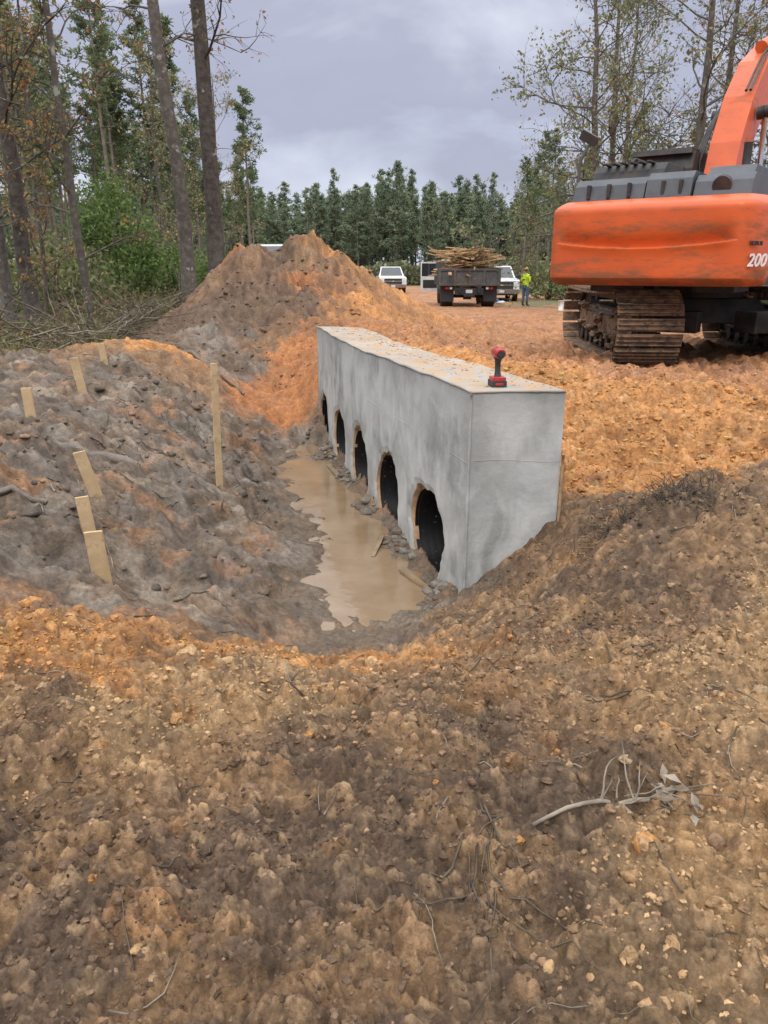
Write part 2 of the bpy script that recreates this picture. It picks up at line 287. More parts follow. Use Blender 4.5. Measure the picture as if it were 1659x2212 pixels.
# ------------------------------------------------------------------ build terrain
def build_ground():
    ang=[];a=0
    while a<34: ang.append(a);a+=.14
    st=.3
    while a<178: ang.append(a);st=min(st*1.13,6);a+=st
    ang=np.array(ang);ang=np.radians(np.concatenate([-ang[::-1][:-1],ang]));na=len(ang)
    rr=[.02,.15,.3,.45,.6,.75];r=.85
    while r<500: rr.append(r);r*=1.0036 if r<13 else (1.006 if r<45 else 1.03)
    rr=np.array(rr);nr=len(rr)
    X=(rr[:,None]*np.sin(ang)[None]).ravel();Y=(rr[:,None]*np.cos(ang)[None]).ravel()
    Z,W,idr,idb,cav=terrain(X,Y)
    col=np.tensordot(W,PAL,axes=(0,0))
    n1=fbm(X*6,Y*6,4,201,.6);n2=fbm(X*1.1,Y*1.1,4,211);n4=fbm(X*2.6,Y*2.6,5,221,.6)
    loose=(W[0]+W[1]*.8+W[4]+W[7]+W[3]*.4+W[8]*.6)[:,None]
    tan=np.array((.42,.28,.15));dk=np.array((.08,.053,.036));org=np.array((.42,.205,.075))
    fg=loose*(Y<5.0)[:,None]
    f=np.clip(n4*2.8,0,1)[:,None]*.55*fg;col=col*(1-f)+np.array((.36,.21,.098))*f
    f=np.clip(-n4*2.8,0,1)[:,None]*.6*fg;col=col*(1-f)+np.array((.128,.085,.056))*f
    f=(np.clip((idr-.68)*3.5,0,1)*.5)[:,None]*loose;col=col*(1-f)+tan*f
    f=(np.clip((.30-idr)*3.5,0,1)*.5)[:,None]*loose;col=col*(1-f)+dk*f
    f=(np.clip((idb-.7)*4,0,1)*.35)[:,None]*loose;col=col*(1-f)+org*f
    f=np.clip((n1-.12)*3,0,1)[:,None]*.25*loose;col=col*(1-f)+tan*.8*f
    g=W[2][:,None]
    f=np.clip(n2*2.2,0,1)[:,None]*.5*g;col=col*(1-f)+np.array((.18,.115,.068))*f
    f=np.clip(-n1*2.5,0,1)[:,None]*.6*g;col=col*(1-f)+np.array((.06,.046,.034))*f
    f=np.clip(n4*3-.45,0,1)[:,None]*.6*g;col=col*(1-f)+np.array((.28,.14,.065))*f
    f=np.clip(fbm(X*2.2+9,Y*2.2,5,231,.6)*3-.35,0,1)[:,None]*.55*g;col=col*(1-f)+np.array((.24,.20,.155))*f
    rd=W[3][:,None]
    f=np.clip(fbm(X*.9,Y*2,5,241,.6)*2.5,0,1)[:,None]*.65*rd;col=col*(1-f)+np.array((.185,.098,.060))*f
    f=np.clip(n1*2.2,0,1)[:,None]*.3*rd;col=col*(1-f)+np.array((.45,.24,.12))*f
    m=np.exp(-(((X+2.0)/2.3)**2+((Y-14.9)/2.4)**2))[:,None]
    f=np.clip(fbm(X*1.5,Y*1.5,6,251,.65)*3+.45,0,1)[:,None]*m*.85;col=col*(1-f)+np.array((.135,.082,.053))*f
    pl=sst(-Z,2.08,2.18)[:,None]*(np.hypot(X,Y)<12)[:,None];col=col*(1-.55*pl)+np.array((.135,.10,.07))*.55*pl
    col*=np.clip(1+cav*12,.45,1.3)[:,None]  # hollows darkened, lumps lightened: crevice shade put into the soil colour
    col*=(1+.22*n2)[:,None]
    wet=np.clip(W[2]*1.1+.4*W[3]*(fbm(X*.8,Y*.8,3,261)>.0)+.3*W[8]+.2*W[1],0,1)
    dw=sst(-Z,2.02,2.16)*(np.hypot(X,Y)<12);wet=np.maximum(wet,dw*1.2)
    i=np.arange(nr-1)[:,None]*na;j=np.arange(na-1)[None]
    F=np.stack([i+j,i+j+1,i+na+j+1,i+na+j],-1).reshape(-1,4)[:,::-1]
    F2=np.stack([np.arange(nr-1)*na+na-1,np.arange(nr-1)*na,np.arange(1,nr)*na,np.arange(1,nr)*na+na-1],-1)[:,::-1]
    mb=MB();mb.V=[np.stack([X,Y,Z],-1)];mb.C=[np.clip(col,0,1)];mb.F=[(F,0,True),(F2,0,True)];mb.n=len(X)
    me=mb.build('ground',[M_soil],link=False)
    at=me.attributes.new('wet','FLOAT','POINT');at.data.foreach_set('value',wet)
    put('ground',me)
    print('ground verts',len(X))
build_ground()
# ------------------------------------------------------------------ clods & debris
def ico(sub):
    bm=bmesh.new();bmesh.ops.create_icosphere(bm,subdivisions=sub,radius=1)
    V=np.array([v.co[:] for v in bm.verts]);F=np.array([[v.index for v in f.verts] for f in bm.faces]);bm.free();return V,F
IV,IF=ico(2);IV1,IF1=ico(1)
def clods(name,xy,size,cols=None,mat=None,flat=.75,zoff=.1,B=None,rough=.2,smooth=False):
    bv,bf=B or (IV,IF)
    N=len(xy);z,W,_,_,_=terrain(xy[:,0].copy(),xy[:,1].copy())
    if cols is None: cols=np.minimum(np.tensordot(W,PAL,axes=(0,0))*np.exp(rng.normal(.0,.3,(N,1))),np.array((.46,.30,.16)))
    V=bv[None]*(1+rng.normal(size=(N,len(bv),1))*rough)
    V=V*rng.uniform(.6,1.3,(N,1,3));a=rng.uniform(0,6.28,N);c,s=np.cos(a)[:,None],np.sin(a)[:,None]
    V=np.stack([V[...,0]*c-V[...,1]*s,V[...,0]*s+V[...,1]*c,V[...,2]*flat],-1)*size[:,None,None]
    V+=np.stack([xy[:,0],xy[:,1],z+size*zoff],-1)[:,None]
    F=(bf[None]+(np.arange(N)*len(bv))[:,None,None]).reshape(-1,3)
    mb=MB();mb.add(V.reshape(-1,3),F,0,np.repeat(cols,len(bv),0),smooth);mb.build(name,[mat or M_clod])
cp=np.array([(.42,.27,.14),(.29,.175,.09),(.14,.09,.058),(.41,.21,.08),(.34,.235,.14),(.21,.13,.08)])
def scat(n,x0,x1,y0,y1): return np.stack([rng.uniform(x0,x1,n),rng.uniform(y0,y1,n)],-1)
def offwall(xy):
    l,s=wall_ls(xy[:,0],xy[:,1]);return ~((s>-.3)&(s<.65)&(l>-.1)&(l<5.7))
xy=np.concatenate([scat(18000,-1.9,2.0,1.0,3.4),scat(7000,.3,3.2,2.6,4.6),scat(3500,1.1,3.4,4.8,7.4),scat(2000,0,5,7,11)])
kk=fbm(xy[:,0]*2.3,xy[:,1]*2.3,3,401)+rng.normal(0,.25,len(xy))>-.1
xy=xy[kk];xy=xy[offwall(xy)]
sz=np.clip(rng.lognormal(-5.15,.42,len(xy)),.003,.016)*np.where(xy[:,1]>4.8,1.8,1)
clods('dirt_crumbs',xy,sz,B=(IV1,IF1),rough=.25)
xy=np.concatenate([scat(800,-1.9,2.0,1.0,3.5),scat(340,.3,3.2,2.6,4.6),scat(200,1.1,3.4,4.8,7.4),scat(300,0,5,7,13)]);xy=xy[offwall(xy)]
sz=np.clip(rng.lognormal(-4.35,.42,len(xy)),.008,.030)*np.where(xy[:,1]>6,1.8,1)
c_=np.where(rng.random((len(xy),1))<.25,cp[rng.integers(0,6,len(xy))]*.85,np.tensordot(terrain(xy[:,0].copy(),xy[:,1].copy(),False)[1],PAL,axes=(0,0))*rng.uniform(.65,1.15,(len(xy),1)))
clods('dirt_clods',xy,sz,c_,zoff=-.2,flat=.8,rough=.2,smooth=False)
xy=np.array([(.40,1.36),(.68,1.62),(1.0,2.25),(.92,2.3),(.15,3.05),(.75,1.72),(.95,1.72),(-.7,2.9),(-.4,3.05),(-.9,3.0),(-1.6,3.15),(-1.75,3.35),(-1.5,3.0),(-.05,3.3)])
clods('soil_lump',xy,rng.uniform(.022,.04,len(xy))*np.where(np.arange(len(xy))>6,1.5,1),cp[[0,1,3,0,4,3,5,0,3,0,3,3,3,0]],zoff=-.05,flat=.8,rough=.14,smooth=True)
xy=np.concatenate([scat(650,-3.6,-.7,4,9.8),scat(600,-4.2,-.2,11.2,17)])
sz=np.concatenate([np.clip(rng.lognormal(-4.0,.55,650),.008,.06),np.clip(rng.lognormal(-3.7,.45,600),.012,.07)])
cg=np.concatenate([np.array([(.12,.09,.063),(.085,.065,.048),(.20,.12,.068)])[rng.integers(0,3,650)]*rng.uniform(.7,1.3,(650,1)),np.tensordot(zones(xy[650:,0],xy[650:,1]),PAL,axes=(0,0))*rng.uniform(.5,.95,(600,1))])
M_mud=attrmat('wet_mud',.6,.35,.3,40)
clods('mud_chunks',xy,sz,cg,flat=.6,zoff=-.25,mat=M_mud,rough=.18,smooth=True)
L_=rng.uniform(.1,5.5,420);S_=-rng.gamma(1.6,.06,420)-.01
w_=np.cos((L_-.27)*2*PI/1.1)>rng.uniform(-.9,.8,420);L_,S_=L_[w_],S_[w_]
xy=np.stack([AX-.25*L_+.968*S_,AY+.968*L_+.25*S_],-1)
clods('mud_lumps',xy,np.clip(rng.lognormal(-3.5,.45,len(xy)),.012,.07),np.array([(.15,.128,.10),(.19,.168,.14),(.12,.09,.065)])[rng.integers(0,3,len(xy))],mat=M_mud,flat=.5,smooth=True,rough=.15,zoff=-.1)
# ------------------------------------------------------------------ water
def water_mat():
    m=pmat('muddy_water',(.22,.150,.088),(.28,.20,.125),1.6,.05,0,spec=.6)
    nt=m.node_tree;p=nt.nodes['Principled BSDF'];p.inputs['IOR'].default_value=1.36
    tc=nn(nt,'ShaderNodeTexCoord');n=nn(nt,'ShaderNodeTexNoise');n.inputs['Scale'].default_value=6;n.inputs['Detail'].default_value=4;n.inputs['Roughness'].default_value=.55
    nt.links.new(tc.outputs['Object'],n.inputs['Vector']);b=nn(nt,'ShaderNodeBump');b.inputs['Strength'].default_value=.2;b.inputs['Distance'].default_value=.02
    nt.links.new(n.outputs['Fac'],b.inputs['Height']);nt.links.new(b.outputs[0],p.inputs['Normal']);return m
mb=MB();WZ=-2.197
mb.add([(-2,3.6,WZ),(.45,3.6,WZ),(.58,4.52,WZ),(-.83,9.98,WZ),(-2,10.3,WZ)],[[0,1,2,3,4]],0)
mb.build('muddy_water',[water_mat()])
# ------------------------------------------------------------------ headwall
def concrete():
    m=pmat('concrete',(.43,.435,.415),(.29,.295,.28),2.2,.8,.004,bscale=45,lo=.38,hi=.62,c3=(.185,.19,.178),s3=1.6,lo3=.50,hi3=.66)
    nt=m.node_tree;L=nt.links.new;p=nt.nodes['Principled BSDF'];src=p.inputs['Base Color'].links[0].from_socket
    tc=nn(nt,'ShaderNodeTexCoord');ge=nn(nt,'ShaderNodeNewGeometry');sx=nn(nt,'ShaderNodeSeparateXYZ');L(ge.outputs['Normal'],sx.inputs[0])
    gt=nn(nt,'ShaderNodeMath',operation='GREATER_THAN');gt.inputs[1].default_value=.7;L(sx.outputs['Z'],gt.inputs[0])
    n=nn(nt,'ShaderNodeTexNoise');n.inputs['Scale'].default_value=7;n.inputs['Detail'].default_value=9;n.inputs['Roughness'].default_value=.7;L(tc.outputs['Object'],n.inputs['Vector'])
    mr=nn(nt,'ShaderNodeMapRange');mr.inputs['From Min'].default_value=.40;mr.inputs['From Max'].default_value=.58;mr.inputs['To Max'].default_value=.85;L(n.outputs['Fac'],mr.inputs['Value'])
    mu=nn(nt,'ShaderNodeMath',operation='MULTIPLY');L(gt.outputs[0],mu.inputs[0]);L(mr.outputs[0],mu.inputs[1])
    mp=nn(nt,'ShaderNodeMapping');mp.inputs['Scale'].default_value=(3,3,1.8);L(tc.outputs['Object'],mp.inputs['Vector'])
    n2=nn(nt,'ShaderNodeTexNoise');n2.inputs['Scale'].default_value=1.3;n2.inputs['Detail'].default_value=8;n2.inputs['Roughness'].default_value=.62;n2.inputs['Distortion'].default_value=.6;L(mp.outputs[0],n2.inputs['Vector'])
    mr2=nn(nt,'ShaderNodeMapRange');mr2.inputs['From Min'].default_value=.45;mr2.inputs['From Max'].default_value=.70;mr2.inputs['To Max'].default_value=.75;L(n2.outputs['Fac'],mr2.inputs['Value'])
    a=nn(nt,'ShaderNodeMix',data_type='RGBA');a.inputs['B'].default_value=(.56,.57,.55,1);L(mr2.outputs[0],a.inputs['Factor']);L(src,a.inputs['A'])
    s2=nn(nt,'ShaderNodeSeparateXYZ');L(tc.outputs['Object'],s2.inputs[0])
    ad=nn(nt,'ShaderNodeMath',operation='MULTIPLY_ADD');L(n.outputs['Fac'],ad.inputs[0]);ad.inputs[1].default_value=.5;L(s2.outputs['Z'],ad.inputs[2])
    mr4=nn(nt,'ShaderNodeMapRange');mr4.inputs['From Min'].default_value=-1.75;mr4.inputs['From Max'].default_value=-2.05;mr4.inputs['To Max'].default_value=.7;L(ad.outputs[0],mr4.inputs['Value'])
    a2=nn(nt,'ShaderNodeMix',data_type='RGBA');a2.inputs['B'].default_value=(.18,.155,.125,1);L(mr4.outputs[0],a2.inputs['Factor']);L(a.outputs['Result'],a2.inputs['A'])
    mr5=nn(nt,'ShaderNodeMapRange');mr5.inputs['From Min'].default_value=-.78;mr5.inputs['From Max'].default_value=-.52;mr5.inputs['To Max'].default_value=.45
    ad5=nn(nt,'ShaderNodeMath',operation='MULTIPLY_ADD');L(n2.outputs['Fac'],ad5.inputs[0]);ad5.inputs[1].default_value=.9;sb5=nn(nt,'ShaderNodeMath',operation='SUBTRACT');L(s2.outputs['Z'],sb5.inputs[0]);sb5.inputs[1].default_value=.35;L(sb5.outputs[0],ad5.inputs[2]);L(ad5.outputs[0],mr5.inputs['Value'])
    a3=nn(nt,'ShaderNodeMix',data_type='RGBA');a3.inputs['B'].default_value=(.15,.155,.145,1);L(mr5.outputs[0],a3.inputs['Factor']);L(a2.outputs['Result'],a3.inputs['A'])
    o=nn(nt,'ShaderNodeMix',data_type='RGBA');o.inputs['B'].default_value=(.42,.26,.13,1);L(mu.outputs[0],o.inputs['Factor']);L(a3.outputs['Result'],o.inputs['A']);L(o.outputs['Result'],p.inputs['Base Color'])
    return m
M_conc=concrete()
M_tan=pmat('form_board_edge',(.42,.27,.15),(.30,.2,.12),20,.85,.004)
M_pipe=pmat('black_plastic_pipe',(.005,.005,.006),(.009,.009,.010),6,.55,.0,c3=(.16,.15,.13),s3=22,lo3=.66,hi3=.70,rough2=.9,spec=.2)
M_dark=pmat('pipe_shade_cap',(.003,.003,.003),(.004,.004,.004),4,.9,spec=0)  # black disc closing the short tube, stands in for the shade deeper inside
A0=np.array((.53,4.5));A1=np.array((-.88,9.96));B0=np.array((1.112,4.537));B1=np.array((-.30,9.80));LW=5.64
def WP(l,s,z):
    u=l/LW;w=s/.58;p=(A0*(1-u)+A1*u)*(1-w)+(B0*(1-u)+B1*u)*w
    p=p+np.array((.968,.25))*.035*math.sin(u*PI)*-1
    return (p[0],p[1],z)
def topz(l,s): return -.712+.014*math.sin(l*1.3+.5)+.005*math.sin(l*4+s*3)+.003*math.sin(l*11+s*9)
mb=MB();zb=-2.5
hc=[.82,1.92,3.03,4.13,5.23];bd=[0,1.37,2.48,3.58,4.68,LW];zc=-1.9
for i,c in enumerate(hc):
    l0,l1=bd[i],bd[i+1]
    angs=sorted(list(np.linspace(-PI,PI,56,endpoint=False))+[math.atan2(zz-zc,ll-c) for ll in(l0,l1) for zz in(zb,-.708)])
    n=len(angs);Vv=[];R0=.37
    def outer(a):
        dx,dz=math.cos(a),math.sin(a);t=1e9
        if dx>1e-6:t=min(t,(l1-c)/dx)
        if dx<-1e-6:t=min(t,(l0-c)/dx)
        if dz>1e-6:t=min(t,(-.708-zc)/dz)
        if dz<-1e-6:t=min(t,(zb-zc)/dz)
        return c+dx*t,zc+dz*t
    rg=[R0+.022*math.sin(a*3+i*2)+.012*math.sin(a*7+i)+.008*rng.normal() for a in angs]
    for k,a in enumerate(angs):
        ol,oz=outer(a)
        if oz>-.7081: oz=topz(ol,0)
        Vv.append(WP(ol,0,oz))
    for k,a in enumerate(angs): Vv.append(WP(c+(rg[k]+.05)*math.cos(a),-.004,zc+(rg[k]+.05)*math.sin(a)*1.03))
    for k,a in enumerate(angs): Vv.append(WP(c+rg[k]*math.cos(a),.012,zc+rg[k]*1.03*math.sin(a)))
    for k,a in enumerate(angs): Vv.append(WP(c+(rg[k]-.004)*math.cos(a),.055,zc+(rg[k]-.004)*1.03*math.sin(a)))
    F=[[k,(k+1)%n,n+(k+1)%n,n+k] for k in range(n)]+[[n+k,n+(k+1)%n,2*n+(k+1)%n,2*n+k] for k in range(n)]
    mb.add(Vv,F,0);base=mb.n-4*n
    mb.F.append((np.array([[base+2*n+k,base+2*n+(k+1)%n,base+3*n+(k+1)%n,base+3*n+k] for k in range(n)]),1,True))
    V2=[]
    for sx,rr in [(.055,.42),(.057,.34)]: V2+=[WP(c+rr*math.cos(a),sx,zc+rr*math.sin(a)) for a in angs]
    mb.add(V2,[[k,(k+1)%n,n+(k+1)%n,n+k] for k in range(n)],1)
    V2=[];ns=24
    for q in range(ns+1):
        sx=.03+.45*q/ns;rr=.342-.002*(q%3==1)
        V2+=[WP(c+rr*math.cos(a),sx,zc+rr*math.sin(a)) for a in angs]
    mb.add(V2,[[q*n+k,q*n+(k+1)%n,(q+1)*n+(k+1)%n,(q+1)*n+k] for q in range(ns) for k in range(n)],2,smooth=True)
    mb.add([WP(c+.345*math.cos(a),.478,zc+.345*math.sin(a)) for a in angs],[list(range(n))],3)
nl,nsx=48,8
Vt=[WP(LW*i/nl,.58*j/nsx,topz(LW*i/nl,.58*j/nsx)) for i in range(nl+1) for j in range(nsx+1)]
mb.add(Vt,[[i*(nsx+1)+j,i*(nsx+1)+j+1,(i+1)*(nsx+1)+j+1,(i+1)*(nsx+1)+j] for i in range(nl) for j in range(nsx)],0,smooth=True)
for l in(0,LW):
    V3=[WP(l,.58*j/nsx,topz(l,.58*j/nsx)) for j in range(nsx+1)]+[WP(l,.58*j/nsx,zb) for j in range(nsx+1)]
    mb.add(V3,[[j,j+1,nsx+2+j,nsx+1+j] for j in range(nsx)],0)
V3=[WP(LW*i/nl,.58,topz(LW*i/nl,.58)) for i in range(nl+1)]+[WP(LW*i/nl,.58,zb) for i in range(nl+1)]
mb.add(V3,[[i,i+1,nl+2+i,nl+1+i] for i in range(nl)],0)
mb.tube([WP(-.004,.0,z) for z in np.linspace(-.72,-2.3,40)],.006+.004*rng.random(40),6,0)
mb.tube([WP(l,-.001,topz(l,0)-.003) for l in np.linspace(0,LW,90)],.007+.005*rng.random(90),6,0)
mb.tube([WP(0,s,topz(0,s)-.003) for s in np.linspace(0,.58,14)],.007+.004*rng.random(14),6,0)
mb.tube([WP(l,.001,-1.16+.01*math.sin(l*2)) for l in np.linspace(0.0,LW,60)],.0035+.002*rng.random(60),5,0)
mb.tube([WP(-.0005,s,-1.14+.008*math.sin(s*9)) for s in np.linspace(0.02,.57,16)],.002,5,0)
for lv in(1.6,2.9,4.3): mb.tube([WP(lv+.01*math.sin(z*5),.002,z) for z in np.linspace(-.73,-1.45,14)],.003+.002*rng.random(14),5,0)
mb.tube([WP(-.02,.585,z)for z in np.linspace(-1.1,-1.7,8)],.01,4,1)
mb.build('concrete_culvert_headwall',[M_conc,M_tan,M_pipe,M_dark])
N=650;u=rng.uniform(.1,5.5,N);s=rng.beta(2.4,1.2,N)*.57
P=np.array([WP(a,b,topz(a,b)) for a,b in zip(u,s)]);szz=np.clip(rng.lognormal(-5.2,.5,N),.002,.016)
V=IV[None]*rng.uniform(.7,1.3,(N,len(IV),1))*szz[:,None,None]*np.array([1,1,.5])+P[:,None]
mb=MB();mb.add(V.reshape(-1,3),(IF[None]+(np.arange(N)*len(IV))[:,None,None]).reshape(-1,3),0,np.repeat(cp[rng.choice([0,1,3],N)],len(IV),0));mb.build('soil_scraps',[M_clod])
# ------------------------------------------------------------------ impact driver
M_red=pmat('red_plastic',(.45,.03,.03),(.35,.025,.025),20,.4)
M_blk=pmat('black_rubber',(.02,.02,.022),(.035,.035,.035),30,.6)
M_steel=pmat('steel',(.35,.35,.36),(.25,.25,.26),20,.35,metal=.9)
mb=MB()
mb.box((0,0,.02),(.095,.115,.04),1);mb.box((0,-.002,.05),(.085,.10,.022),0);mb.box((0,-.058,.02),(.05,.004,.014),0)
mb.tube([(0,.0,.055),(0,.004,.10),(0,.006,.15),(0,.0,.18)],[.024,.018,.019,.026],12,1)
mb.tube([(0,-.062,.205),(0,-.055,.207),(0,-.02,.208),(0,.05,.206),(0,.066,.205)],[.026,.033,.036,.034,.028],16,0)
mb.tube([(0,-.068,.206),(0,-.061,.206)],[.018,.026],14,1)
mb.tube([(0,.066,.205),(0,.10,.205),(0,.118,.205)],[.029,.024,.012],14,2);mb.cyl((0,.115,.205),(0,.14,.205),.008,8,2)
mb.box((0,.03,.165),(.014,.018,.03),1);mb.box((0,.0,.238),(.03,.06,.008),1)
mb.build('impact_driver',[M_red,M_blk,M_steel],(.715,4.70,topz(.3,.2)),.1,.004)
# ------------------------------------------------------------------ stakes and timber
M_wood=pmat('pine_lumber',(.54,.39,.22),(.42,.29,.155),6,.75,.002,bscale=60,c3=(.20,.145,.10),s3=9,lo3=.55,hi3=.66)
def Rm(rx,ry,rz):
    from mathutils import Euler
    return np.array(Euler((rx,ry,rz)).to_matrix())
for(x,y,h,w,ry,rz,rx) in[(-1.73,4.20,.44,.105,-.05,.2,.05),(-1.98,4.70,.40,.085,-.08,.3,.0),(-2.12,5.22,.44,.085,-.22,.1,.08),(-3.08,6.4,.34,.085,-.02,.1,0),(-3.12,7.7,.52,.085,-.13,.35,0),(-3.52,9.45,.30,.08,-.1,.2,0),(-1.50,6.5,1.2,.06,.015,.6,.02)]:
    mb=MB();mb.box((0,0,h/2-.1),(w,.022,h),0);o=mb.build('wooden_stake',[M_wood],(x,y,gz(x,y)+.02),0,.002);o.rotation_euler=(rx,ry,rz)
mb=MB();mb.box((.28,4.98,-2.185),(.05,.62,.02),0,Rm(.02,.1,.5));mb.box((-.05,5.75,-2.18),(.03,.4,.02),0,Rm(.1,0,-.2));mb.box((-.55,8.1,-2.18),(.05,.7,.02),0,Rm(0,0,.3));mb.build('form_board',[pmat('wet_lumber',(.30,.21,.12),(.2,.14,.09),6,.5,.002)])
# ------------------------------------------------------------------ twigs
M_twig=pmat('dead_wood',(.27,.225,.17),(.13,.105,.08),12,.85,.003)
M_root=pmat('roots',(.06,.045,.035),(.12,.09,.06),12,.85)
def wig(p,d,L,n=7,w=.12):
    p=np.array(p,float);d=np.array(d,float);d/=np.linalg.norm(d);P=[p]
    for i in range(n-1):
        d=d+rng.normal(0,w,3);d/=np.linalg.norm(d);P.append(P[-1]+d*L/(n-1))
    return np.array(P)
def onground(P,off=.01):
    z=terrain(P[:,0].copy(),P[:,1].copy())[0];P[:,2]=z+off;return P
mb=MB()
P=wig((.44,1.80,0),(.42,.17,0),.52,10,.06);P=onground(P,.02);P[:,2]=np.convolve(np.pad(P[:,2],1,'edge'),[.33,.34,.33],'valid')+.006;mb.tube(P,np.linspace(.006,.009,10),6,0)
for k in(4,5,6,7,8,9):
    for q in range(2):
        Q=wig(P[k],(rng.normal(.3,.6),rng.normal(.2,.5),rng.uniform(.1,.5)),rng.uniform(.08,.2),6,.2);mb.tube(Q,np.linspace(.004,.0015,6),4,0)
c=P[8];N=18;V=[];F=[]
for i in range(N):
    q=c+rng.normal(0,.05,3)*[1,1,.4]+[0,0,.03];a=rng.normal(size=3);a/=np.linalg.norm(a);b=np.cross(a,rng.normal(size=3));b/=np.linalg.norm(b)
    a*=.032;b*=.013;V+=[q-a,q+b+[0,0,.008],q+a,q-b+[0,0,.008]];F.append([4*i,4*i+1,4*i+2,4*i+3])
mb.add(V,F,1);mb.build('fallen_branch',[M_twig,pmat('dead_leaves',(.32,.27,.21),(.2,.15,.1),10,.8)])
mb=MB()
for i in range(420):
    x,y=(rng.uniform(-1.6,2.2),rng.uniform(1.05,4.2)) if i<300 else (rng.uniform(-3.4,-.8),rng.uniform(4,9))
    P=onground(wig((x,y,0),(rng.normal(),rng.normal(),0),rng.uniform(.04,.24)*(1 if i<300 else 1.6),6,.25),.006)
    P[:,2]+=np.linspace(0,rng.uniform(0,.02),6);mb.tube(P,np.linspace(.0028,.001,6)*rng.uniform(.4,1.4)*(1 if i<300 else 2.0),4,int(rng.random()<.6))
for k in range(9):
    P=onground(wig((.30+rng.normal(0,.05),1.75+rng.normal(0,.1),0),(rng.normal(0,.3),-1,0),.45,10,.22),.010);mb.tube(P,np.linspace(.004,.0015,10),4,1)
mb.build('twigs',[M_twig,M_root])
mb=MB()
for k in range(300):
    bx,by=1.62+rng.normal(0,.17),4.12+rng.normal(0,.09);b=np.array((bx,by,gz(bx,by)))
    P=wig(b,(rng.normal(),rng.normal(),abs(rng.normal(0,.35))+.05),rng.uniform(.06,.26),8,.4);P[:,2]=np.maximum(P[:,2],gz(bx,by)-.02);mb.tube(P,np.linspace(.004,.001,8),3,0)
mb.build('root_clump',[M_root])
mb=MB();P=onground(wig((-2.75,5.9,0),(1,.25,0),.7,8,.06),.0);mb.tube(P,[.03,.05,.055,.055,.06,.05,.055,.03],9,0)
P=onground(wig((-3.0,4.7,0),(1,.3,0),.7,8,.08),.01);mb.tube(P,np.linspace(.035,.02,8),8,0)
P=onground(wig((-2.9,10.9,0),(1,-.3,0),1.0,8,.05),.03);mb.tube(P,np.linspace(.035,.02,8),8,0);mb.build('mud_covered_log',[pmat('muddy_wood',(.11,.085,.065),(.17,.14,.11),8,.6,.02)])
# ------------------------------------------------------------------ trees
def leafquads(P,size,asp,rg,flat=0):
    n=len(P);a=rg.normal(size=(n,3));a[:,2]*=(1-flat);a/=np.linalg.norm(a,axis=1)[:,None]
    b=np.cross(a,rg.normal(size=(n,3)));b/=np.linalg.norm(b,axis=1)[:,None]
    s=(size*rg.uniform(.6,1.4,n))[:,None];a=a*s;b=b*s*asp
    V=np.stack([P-a,P+b,P+a,P-b],1).reshape(-1,3);return V,(np.arange(n*4).reshape(-1,4))
def decid(name,H,r0,seed,start=.3,nl=22,spread=.33,leaf=.07,per=10,pal=None,lean=(0,0),dens=1.,up=.5,bark=None,wob=.02,lr=.33):
    rg=np.random.default_rng(seed);mb=MB();k=12
    t=np.linspace(0,1,k);w=np.cumsum(rg.normal(0,wob*H/k*2,(k,2)),0);w[0]=0
    T=np.stack([w[:,0]+lean[0]*t*H,w[:,1]+lean[1]*t*H,t*H],-1);tr=r0*(1-t)**.75+.012;tr[0]*=1.3;T[0,2]=-.4
    mb.tube(T,tr,10,0)
    LP=[]
    def br(p,d,L,r,n,sides,curl):
        d=d/np.linalg.norm(d);P=[p]
        for i in range(n-1):
            d=d+rg.normal(0,.2,3)+np.array([0,0,curl]);d/=np.linalg.norm(d);P.append(P[-1]+d*L/(n-1))
        P=np.array(P);mb.tube(P,np.linspace(r,r*.3,n),sides,0,caps=False);return P
    for i in range(nl):
        h=start+(1-start)*(i+rg.random())/nl;h=min(h,.98)
        q=np.array([np.interp(h,t,T[:,j]) for j in range(3)]);az=i*2.4+rg.normal(0,.4)
        L=H*spread*(1-.65*((h-start)/(1-start)))*rg.uniform(.5,1.2)
        d=np.array([math.cos(az),math.sin(az),up*rg.uniform(.3,1.7)]);R_=max(np.interp(h,t,tr)*lr,.012)
        P=br(q,d,L,R_,7,5,.06)
        for a in range(int(3+L*1.6)):
            j=rg.integers(2,7);u=P[j]-P[j-1];dd=u/np.linalg.norm(u)+rg.normal(0,.6,3);L2=L*rg.uniform(.2,.45)
            Q=br(P[j],dd,L2,.35*R_+.004,5,4,.03)
            for b in range(5):
                j2=rg.integers(1,5);R=br(Q[j2],Q[j2]-Q[j2-1]+rg.normal(0,.25,3),L2*rg.uniform(.3,.7),.006,4,3,0)
                if rg.random()<dens:
                    m=per;ix=rg.integers(1,4,m);LP.append(R[ix]+rg.normal(0,leaf*1.6,(m,3)))
    if LP:
        LP=np.concatenate(LP);V,F=leafquads(LP,leaf,.55,rg)
        c=np.array(pal)[rg.integers(0,len(pal),len(LP))]*rg.uniform(.6,1.35,(len(LP),1))
        mb.add(V,F,1,np.repeat(c,4,0))
    return mb.build(name,[bark or M_bark,M_leaf],link=False)
